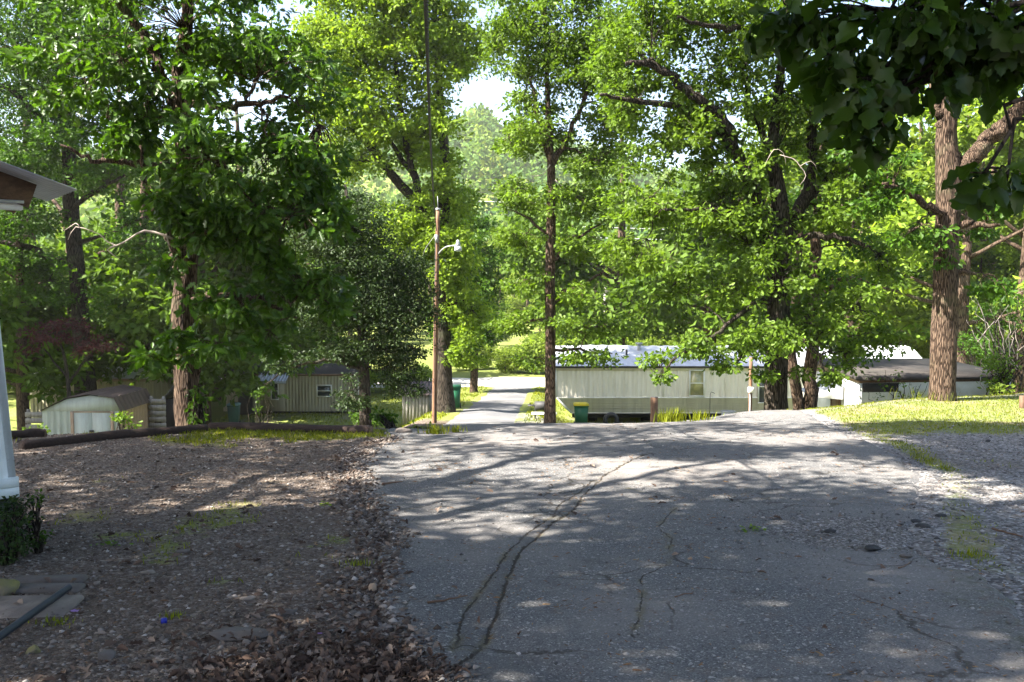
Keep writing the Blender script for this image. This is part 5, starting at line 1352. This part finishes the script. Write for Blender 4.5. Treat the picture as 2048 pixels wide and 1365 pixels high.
stick('brown stick below the long crack on the near asphalt', [(855, 1220), (900, 1213), (935, 1206)], .008)
stick('dark stick lying in the weedy grass right of the worn patch', [(1985, 1062), (2015, 1068), (2046, 1076)], .01)
stick('thin forked stick at the near edge of the worn patch', [(1797, 1150), (1812, 1142), (1820, 1138)], .006)
stick('thin stick on the near asphalt right of the hair cracks', [(1350, 1212), (1370, 1207), (1385, 1205)], .006)
# ------------------------------------------------------------------ shrubs and low plants
def shrub(name, label, px, py, d, rx, ry, rd, mat, size, cover=1.8, tm=SIMP, clump=.2, cat='shrub', per=9, seed=0, stems=6, group=None, droop=.2):
    c = at(px, py, d); g = np.random.default_rng(seed + int(px))
    gz = float(top_z(c[0], c[1])); root = empty(name, (c[0], c[1], gz), label, cat, 0, group)
    r = np.array((rx * d / F, rd, ry * d / F)); area = math.pi * r[0] * r[2]
    n = max(4, int(cover * area / (LAREA * size * size) / per))
    C = blob_clumps(c, r, n, g); C[:, 2] = np.maximum(C[:, 2], h(C[:, 0], C[:, 1]) + .05)
    P, D, Nn, S_ = clumps_to_leaves(C, clump, per, size, droop, g=g)
    b0 = np.array((c[0], c[1], gz))
    W, idx, tot = place_leaves(tm, P - b0, D, Nn, S_)
    link('foliage', mesh_from('foliage', W, idx, tot, mat), root)
    mb = MB()
    for k in range(stems + min(n, 30)):
        e = C[g.integers(n)] - b0; s = g.normal(size=3) * .08 * r.mean(); s[2] = -.05
        twig(mb, s, e, .012 if d < 12 else .025, .004, g, 5, .1, 4)
    mb.build('stem', M['bark_dark'], root)
    return root
shrub('corner_shrub', 'dark fine leaved shrub at the foot of the white house corner', 15, 1085, 6.1, 60, 95, .28, M['leaf_dark'], .035, 2.4, SIMP, .08, seed=1)
shrub('corner_shrub', 'loose feathery sapling sprouting beside the house corner shrub', 75, 1040, 6.4, 38, 55, .15, M['leaf_shrub'], .035, .8, SIMP, .07, seed=2)
shrub('sapling', 'small bright leafy sapling at the corner of the metal shed', 258, 838, 20, 22, 26, .25, M['leaf_mid'], .09, 1.8, MIDL, .14, 'sapling', seed=3)
shrub('vine', 'leafy green vine climbing the foot of the left oak', 398, 800, 14.6, 26, 58, .25, M['leaf_shrub'], .10, 1.6, MIDL, .14, 'vine', seed=4, droop=.9)
shrub('shrub', 'low green shrub spilling over the bank at the end of the right log', 785, 842, 15.5, 48, 24, .5, M['leaf_shrub'], .09, 1.8, MIDL, .16, seed=5)
shrub('shrub', 'broad leaved weeds in front of the utility pole foot', 845, 862, 16.5, 34, 10, .35, M['leaf_mid'], .09, 1.4, MIDL, .12, seed=6)
shrub('shrub', 'shrub growing against the end wall of the faded trailer', 715, 838, 30, 45, 22, .8, M['leaf_shrub'], .12, 1.4, SIMP, .25, seed=7)
shrub('shrub', 'low ferny weeds behind the log left of the metal shed', 60, 862, 24, 30, 9, .5, M['leaf_mid'], .10, 1.5, SIMP, .15, seed=8)
shrub('sapling', 'thin sapling with a bare stem in front of the faded trailer door', 518, 800, 26, 12, 30, .3, M['leaf_shrub'], .10, 1.0, SIMP, .15, 'sapling', seed=9)
def plants(label, px, py, n, hh, sp, mat, w=.008, seed=0, name='grass_clump'):
    x, y, z = on_ground(px, py); g = np.random.default_rng(seed); z = float(top_z(x, y))
    a = g.uniform(0, 6.28, n); L = hh * g.uniform(.5, 1.1, n); P = np.stack([x + g.normal(size=n) * sp, y + g.normal(size=n) * sp * .6, z - .02 + 0 * a], -1)
    out = np.stack([np.cos(a), np.sin(a), 0 * a], -1); side = np.stack([-np.sin(a), np.cos(a), 0 * a], -1) * w
    m1 = P + out * (L * .15)[:, None] + np.array((0, 0, 1)) * (L * .55)[:, None]; t = P + out * (L * .3)[:, None] + np.array((0, 0, 1)) * (L * .95)[:, None]
    V = np.stack([P - side, P + side, m1 + side * .9, t, m1 - side * .9], 1).reshape(-1, 3) - np.array((x, y, z))
    o = link(name, mesh_from(name, V, np.arange(n * 5), np.full(n, 5), mat)); o.location = (x, y, z); tag(o, label, 'grass clump')
plants('tall bright grass clump at the crest right of the timber post', 1345, 848, 130, .30, .14, M['grass'], .008, 1)
plants('smaller weed clump at the crest left of the meter post', 1400, 845, 50, .24, .10, M['grass'], .01, 2)
plants('short weed tuft at the crest in front of the utility pole', 912, 868, 40, .16, .07, M['grass'], .008, 3)
plants('strappy leaf tuft left of the pole foot at the asphalt edge', 868, 872, 60, .2, .09, M['grass'], .012, 4)
plants('tall seeding grass in front of the outbuilding wall', 1850, 805, 60, .32, .35, M['grass'], .003, 5)
plants('weed tuft growing at the crumbled left edge of the asphalt', 715, 1135, 60, .07, .06, M['grass'], .004, 6)
plants('bright weed tuft in the gravel just beyond the blue cap', 350, 1238, 40, .06, .04, M['grass'], .004, 7)
plants('weed tuft beside the purple wrapper', 112, 1252, 60, .06, .05, M['grass'], .004, 8)
plants('weed tuft in the right gravel beyond the worn patch edge', 1935, 1115, 60, .08, .08, M['grass'], .004, 9)

# bare brush in front of the outbuilding
c = at(1815, 802, 24); gz = float(h(c[0], c[1])); root = empty('brush', (c[0], c[1], gz), 'thin bare stemmed bush in front of the white outbuilding wall', 'bush')
mb = MB(); g = np.random.default_rng(5)
for k in range(16):
    e = np.array((g.normal() * .55, g.normal() * .2, g.uniform(.6, 1.3))); twig(mb, np.array((g.normal() * .12, 0, -.1)), e, .016, .005, g, 7, .02, 5)
mb.build('stem', M['bark'], root)
C = np.array([(g.normal() * .5, g.normal() * .2, g.uniform(.4, 1.3)) for _ in range(22)]); W, idx, tot = place_leaves(SIMP, *clumps_to_leaves(C, .14, 5, .09, g=g)); link('foliage', mesh_from('foliage', W, idx, tot, M['leaf_mid']), root)
# brush at the right edge
for k, (lab, px, py, d, rx, ry, rd, m, cv) in enumerate((('leafy green bush at the right edge behind the grass bank', 2010, 740, 23, 60, 45, .8, 'leaf_mid', 1.1), ('tall loose bush with dead twigs right of the stout oak', 2010, 620, 27, 70, 80, 1.3, 'leaf_oak', .7),
        ('low yellow green bush right of the stout oak foot', 1995, 768, 22.5, 50, 20, .6, 'leaf_far', 1.2), ('dark shrub behind the right end of the outbuilding', 1960, 690, 33, 60, 50, 1.2, 'leaf_oak', 1.6))):
    r_ = shrub('shrub', lab, px, py, d, rx, ry, rd, M[m], .11, cv, SIMP, .25, seed=30 + k, stems=14)
    if k == 1:
        mb = MB(); g = np.random.default_rng(8); b0 = np.array(r_.location)
        for q in range(16):
            a = at(1960 + g.uniform(-20, 80), 780 - g.uniform(0, 120), 26) - b0; e = a + np.array((g.normal() * .5, g.normal() * .3, g.uniform(.4, 1.6))); twig(mb, a, e, .014, .004, g, 8, .1, 5)
        mb.build('dead_stem', M['deadwood'], r_)

# ------------------------------------------------------------------ trees and bushes across the valley: few kinds, copied
def far_tree(name, label, px, d, H, mat, seed, size=.3, kind='tree', cover=2.0):
    x = (px - CX) / F * d; z = float(h(x, d)); g = np.random.default_rng(seed); P0 = np.array((x, d, z))
    limbs, blobs = [], []
    if kind == 'tree':
        limbs.append([(P0, .24), (P0 + (0, 0, H * .3), .19), (P0 + (.1, 0, H * .6), .13), (P0 + (0, 0, H * .95), .04)])
        for k in range(11):
            t = g.uniform(.22, .95); rr = H * .26 * math.sin(math.pi * min(1, t * .95 + .05)) + .3; a = g.uniform(0, 6.28)
            c = P0 + np.array((math.cos(a) * rr, math.sin(a) * rr, t * H)); r = H * g.uniform(.11, .17)
            limbs.append([(P0 + (0, 0, t * H * .75), .08), ((P0 + (0, 0, t * H * .75)) * .4 + c * .6, .05), (c, .02)]); blobs.append((c, (r, r, r * .75), g.uniform(.7, 1.2)))
    else:
        limbs.append([(P0, .06), (P0 + (0, 0, H * .6), .03)])
        for k in range(7):
            a = g.uniform(0, 6.28); rr = g.uniform(0, H * .5); c = P0 + np.array((math.cos(a) * rr, math.sin(a) * rr, g.uniform(.2, .7) * H)); r = H * g.uniform(.22, .34); blobs.append((c, (r, r, r * .8), 1.0))
    return build_tree(name, label, 'tree' if kind == 'tree' else 'bush', limbs, blobs, mat, M['bark'], SIMP, size, cover, 9, size * 2.3, .25, 8, .6, twigs=False, seed=seed, group='trees across the valley' if kind == 'tree' else 'bushes across the valley')
LT = ['yellow green broad crowned tree standing across the valley', 'bright green oval crowned tree standing across the valley', 'deeper green rounded tree standing across the valley']
LB = ['sunny yellow green bush beyond the gravel road', 'mid green rounded bush beyond the gravel road']
kinds = [('tree', 'leaf_far', 11), ('tree', 'leaf_lime', 11), ('tree', 'leaf_far2', 10), ('bush', 'leaf_far', 3.2), ('bush', 'leaf_mid', 3.0)]
protos = {}
def place_far(k, px, d, H, rz=None):
    kd, mt, H0 = kinds[k]
    x = (px - CX) / F * d
    if k not in protos:
        o = far_tree('valley_tree' if kd == 'tree' else 'valley_bush', (LT + LB)[k], px, d, H0, M[mt], 200 + k, .3 if kd == 'tree' else .2, kd); protos[k] = o
    else:
        o = copy_tree(protos[k]); o.location = (x, d, float(h(x, d)) - .05)
    s = H / H0; o.scale = (s * rng.uniform(.9, 1.15), s * rng.uniform(.9, 1.15), s); o.rotation_euler = (0, 0, rng.uniform(0, 6.28) if rz is None else rz)
g = np.random.default_rng(77)
# bush belt right behind the gravel road and the mobile home
for px in range(960, 2100, 42):
    d = g.uniform(66, 72); place_far(3 if g.random() < .65 else 4, px + g.uniform(-14, 14), d, g.uniform(2.4, 4.0) * (1.25 if px > 1150 else 1))
for px in range(1150, 2100, 62):
    place_far(3 if g.random() < .7 else 4, px + g.uniform(-20, 20), g.uniform(76, 84), g.uniform(4.5, 6.2))
# left belt
for px in range(-60, 900, 75):
    place_far(4 if g.random() < .6 else 3, px + g.uniform(-20, 20), g.uniform(50, 56), g.uniform(2.2, 3.6))
# trees behind
for px, d, H in ((1925, 48, 17), (2045, 47, 17), (300, 40, 15), (405, 39, 12), (150, 41, 16), (330, 47, 14), (40, 36, 12), (250, 48, 18), (60, 52, 20), (480, 56, 19), (620, 60, 17), (1240, 60, 19), (1420, 57, 19), (1700, 58, 20), (1830, 62, 20), (1560, 66, 20), (1980, 60, 18), (430, 50, 10), (560, 51, 10), (930, 78, 6.5), (985, 88, 5.5), (1080, 84, 5.5), (1130, 92, 8), (940, 112, 10), (1000, 125, 10), (1055, 118, 9), (1100, 128, 12), (975, 140, 13), (1030, 150, 13), (1120, 118, 13), (1190, 108, 10), (1265, 100, 12), (1340, 96, 13), (1420, 102, 14), (1500, 90, 12), (1570, 98, 14), (1640, 88, 13), (1700, 96, 14), (1765, 84, 12), (1830, 92, 14), (1905, 82, 13), (1970, 90, 15), (2050, 78, 13),
                 (1800, 60, 9), (1960, 56, 9), (2060, 52, 10), (1730, 66, 9.5), (1420, 130, 15), (1560, 128, 16), (1690, 125, 15), (1250, 135, 13),
                 (960, 150, 12), (1060, 150, 12), (905, 135, 12), (860, 100, 13), (790, 92, 12), (700, 96, 14), (640, 84, 12), (560, 90, 13), (480, 78, 12), (410, 88, 13), (320, 76, 12), (250, 84, 13), (150, 92, 13), (110, 70, 9), (-20, 74, 13), (-80, 60, 12), (30, 110, 15),
                 (580, 58, 8), (430, 56, 8.5), (290, 54, 8), (660, 62, 8), (210, 60, 8)):
    k = int(g.choice([0, 0, 1, 1, 2])) if px > 940 else (2 if d < 62 else int(g.choice([0, 2, 2, 1])))
    place_far(k, px, d, H)

# ------------------------------------------------------------------ wooded hill: one mass nobody could count
g = np.random.default_rng(99)
n = 2600
px = g.uniform(-250, 2350, n); rr = 135 + 320 * g.uniform(0, 1, n) ** .8
x = (px - CX) / F * rr; y = np.sqrt(np.maximum(rr ** 2 - x ** 2, 100)); m = y > 125; x, y = x[m], y[m]; n = len(x)
Ht = g.uniform(7, 13, n); pine = g.random(n) < .08; Ht[pine] *= 1.25
tone = np.clip(g.normal(.5, .22, n) - pine * .35, 0, 1)
PL, DL, NL, SL, TL = [], [], [], [], []
per = 95
cz = h(x, y)
u = norm(g.normal(size=(n, per, 3))); q = g.uniform(.55, 1, (n, per, 1))
lump = 1 + .45 * (vnoise(u[..., 0] * 2 + np.arange(n)[:, None] * 3.3, u[..., 1] * 2 + u[..., 2] * 2, 5) - .5)[..., None]
rad = np.stack([Ht * .33, Ht * .33, Ht * .46], -1)[:, None, :] * np.where(pine, .75, 1)[:, None, None]
P = np.stack([x, y, cz + Ht * .55], -1)[:, None, :] + u * q * lump * rad
D = u + g.normal(size=u.shape) * .5; Nn = u + g.normal(size=u.shape) * .5 + np.array((0, 0, .5))
S_ = g.uniform(.8, 1.9, (n, per)) * np.interp(y, [120, 450], [.75, 1.15])[:, None]
CL = (np.array([(0, 0, 0), (.3, .42, .08), (.75, .3, -.02), (1, -.1, -.12), (.7, -.42, .05), (.25, -.35, .08)]), [[0, 5, 4, 3, 2, 1]])
W, idx, tot = place_leaves(CL, P.reshape(-1, 3), D.reshape(-1, 3), Nn.reshape(-1, 3), S_.ravel())
t = NT('hill_foliage'); tn = t.attr('tone'); gg = t.new('ShaderNodeNewGeometry').outputs['Random Per Island']
col = t.ramp(tn, [(0, (.034, .078, .024)), (.3, (.068, .135, .032)), (.6, (.115, .195, .04)), (1, (.175, .235, .05))])
col = t.mix(.6, col, t.mix(gg, (.55, .55, .55), (1.4, 1.4, 1.3)), 'MULTIPLY')
t.fin(col, .7, None, 0, .1)
tr = t.new('ShaderNodeBsdfTranslucent'); t.l.new(t.mix(1.0, col, (1.4, 1.3, .7), 'MULTIPLY'), tr.inputs[0]); mx = t.new('ShaderNodeMixShader'); mx.inputs[0].default_value = .35
t.l.new(t.b.outputs[0], mx.inputs[1]); t.l.new(tr.outputs[0], mx.inputs[2]); t.l.new(mx.outputs[0], t.out.inputs[0])
fm = mesh_from('hill_woods', W, idx, tot, t.m)
set_attr(fm, 'tone', np.repeat(tone, per * 6))
tag(link('hill_woods', fm), 'far spring woods covering the hillside', None, None, 'stuff')

# ------------------------------------------------------------------ the oak over the camera with its hanging spray
r_ = shade_oak('oak whose big lobed leaves hang into the top right corner', 3.4, -2.2, (-1.4, 3.2), SHADE_A, 301, .2, SHADE_COVER)
g = np.random.default_rng(41); b0 = np.array(r_.location)
SPR = BL(3.3, [(1800, 20, 230, 85, .35, 1.0), (1900, 90, 160, 95, .35, 1.0), (1725, 190, 75, 70, .25, 1), (1790, 215, 45, 40, .2, .9), (1900, 150, 60, 35, .2, .9), (1990, 90, 90, 80, .3, .9), (1650, 60, 90, 50, .25, .9), (1755, 235, 45, 50, .2, 1.0), (1700, 190, 40, 40, .2, .8), (1970, 345, 60, 36, .2, 1, 3.0), (1690, 130, 60, 50, .25, .9),
              (1580, 22, 60, 26, .2, .7), (1640, 110, 50, 60, .2, .7), (2015, 350, 70, 38, .22, 1.1, 3.0), (2000, 40, 120, 70, .3, 1)])
mb = MB(); Ps, Ds, Ns, Ss = [], [], [], []
jn = at(2350, -120, 3.2)
mb.tube(catmull(np.array([b0 + (-1.0, 2.2, 5.0), b0 + (-.2, 3.6, 4.2), jn + (.1, 0, .5), jn]), .2) - b0, np.linspace(.09, .03, len(catmull(np.array([b0 + (-1.0, 2.2, 5.0), b0 + (-.2, 3.6, 4.2), jn + (.1, 0, .5), jn]), .2))), 8)
for c, r, cv in SPR:
    size = .112; nn = max(6, int(3.6 * cv * math.pi * r[0] * r[2] / (LAREA * size * size)))
    per = 5; C = blob_clumps(np.array(c), np.array(r), max(2, nn // per), g, .5)
    p = twig(mb, jn - b0, np.array(c) - b0, .014, .006, g, 9, .06, 6)
    for q in C:
        j = int(np.argmin(np.linalg.norm(p - (q - b0), axis=1))); twig(mb, p[j], q - b0, .005, .0025, g, 5, .05, 5)
    pp, dd, nn_, ss = clumps_to_leaves(C, .07, per, size, 1.0, g=g); Ps.append(pp); Ds.append(dd); Ns.append(nn_); Ss.append(ss)
def oak_fine():
    half = [(.05, .02), (.14, .05), (.22, .15), (.27, .17), (.31, .12), (.36, .10), (.43, .22), (.5, .25), (.54, .18), (.58, .16), (.66, .29), (.75, .30), (.79, .2), (.84, .18), (.9, .2), (.96, .13), (1, .05)]
    mids = [(0, 0), (.25, 0), (.5, 0), (.75, 0), (1.03, 0)]
    dz = lambda a: .10 * math.sin(a * 3.1) - .36 * a * a
    V = [(a, 0, dz(a)) for a, _ in mids]; F_ = []
    for s in (1, -1):
        o = len(V); V += [(a, s * b, dz(a) + .32 * b + .05 * math.sin(a * 14)) for a, b in half]
        segs = [(0, 1, 0, 3), (1, 2, 3, 7), (2, 3, 7, 11), (3, 4, 11, 16)]
        for m0, m1, a0, a1 in segs:
            f_ = [m0, m1] + [o + i for i in range(a1, a0 - 1, -1)]
            F_.append(f_ if s > 0 else f_[::-1])
    return np.array(V), F_
W, idx, tot = place_leaves(oak_fine(), np.vstack(Ps) - b0, np.vstack(Ds), np.vstack(Ns), np.concatenate(Ss))
lf = link('leaf_spray', mesh_from('leaf_spray', W, idx, tot, M['leaf_near']), r_); lf['label'] = 'dark lobed oak leaves hanging close to the camera'
mb.build('twig', M['bark_dark'], r_, True)
shade_oak('yard oak beside the white house, its crown above the top of the frame', -8.6, 3.2, (2.2, .6), SHADE_B, 302, .2, SHADE_COVER)
shade_oak('tall oak left of the valley sheds, outside the left edge of the frame', -24.5, 27, (.5, .5), [((-20, 28.3, 4.3), (2.1, 2.2, 1.6), 1.2), ((-20.2, 31, 5.6), (2.2, 2.4, 1.8), 1.2), ((-24, 26, 4), (3.2, 3, 1.8), 1.0), ((-22.5, 29, 5), (2.6, 2.6, 1.8), 1.0), ((-26, 30, 4.5), (3, 3, 1.8), 1.0), ((-24, 33, 5), (3, 3, 1.8), 1.0), ((-25, 28, 7.5), (3, 3, 2), 1.0)], 304, .24, SHADE_COVER)
shade_oak('oak behind the camera whose crown shades the near gravel', -5.5, -3.5, (.5, 1.2), SHADE_C, 303, .22, SHADE_COVER)

# ------------------------------------------------------------------ light, sky, air
EL, AZ = R(SUN_EL), R(SUN_AZ)            # AZ: direction towards the sun, measured from +y clockwise
sd_ = Vector((math.sin(AZ) * math.cos(EL), math.cos(AZ) * math.cos(EL), math.sin(EL)))
L = bpy.data.lights.new('sun', 'SUN'); L.energy = SUN_E; L.angle = R(.53); L.color = (1, .94, .84)
lo = bpy.data.objects.new('sun', L); COL.objects.link(lo); lo.rotation_euler = sd_.to_track_quat('Z', 'Y').to_euler(); lo.location = (-20, -10, 40)
w = bpy.data.worlds.new('World'); scene.world = w; w.use_nodes = True
nt = w.node_tree; bg = nt.nodes['Background']; sk = nt.nodes.new('ShaderNodeTexSky'); sk.sky_type = 'NISHITA'; sk.sun_disc = False
sk.sun_elevation = EL; sk.sun_rotation = AZ; sk.air_density = 1.0; sk.dust_density = 2.0; sk.ozone_density = 1.0
nt.links.new(sk.outputs[0], bg.inputs[0]); bg.inputs[1].default_value = SKY
if HAZE > 0:
    mb = MB(); mb.box(-780, 780, -75, 800, -9, 125)
    hz = mb.build('haze', None); t = NT('haze'); t.n.remove(t.b); pv = t.new('ShaderNodeVolumePrincipled'); pv.inputs['Density'].default_value = HAZE
    pv.inputs['Color'].default_value = (1, .98, .92, 1); pv.inputs['Anisotropy'].default_value = .3
    t.l.new(pv.outputs[0], t.out.inputs['Volume']); hz.data.materials.append(t.m); tag(hz, 'thin summer haze over the valley', None, None, 'stuff')
vs = scene.view_settings; vs.view_transform = 'Standard'; vs.look = 'None'; vs.exposure = EXPOSURE; vs.gamma = 1
scene.render.engine = 'CYCLES'
cy = scene.cycles
cy.use_denoising = True; cy.denoiser = 'OPENIMAGEDENOISE'
cy.max_bounces = 7; cy.diffuse_bounces = 4; cy.glossy_bounces = 2; cy.transmission_bounces = 4; cy.volume_bounces = 0; cy.transparent_max_bounces = 4
cy.caustics_reflective = False; cy.caustics_refractive = False; cy.sample_clamp_indirect = 6
cy.use_adaptive_sampling = True; cy.adaptive_threshold = .02
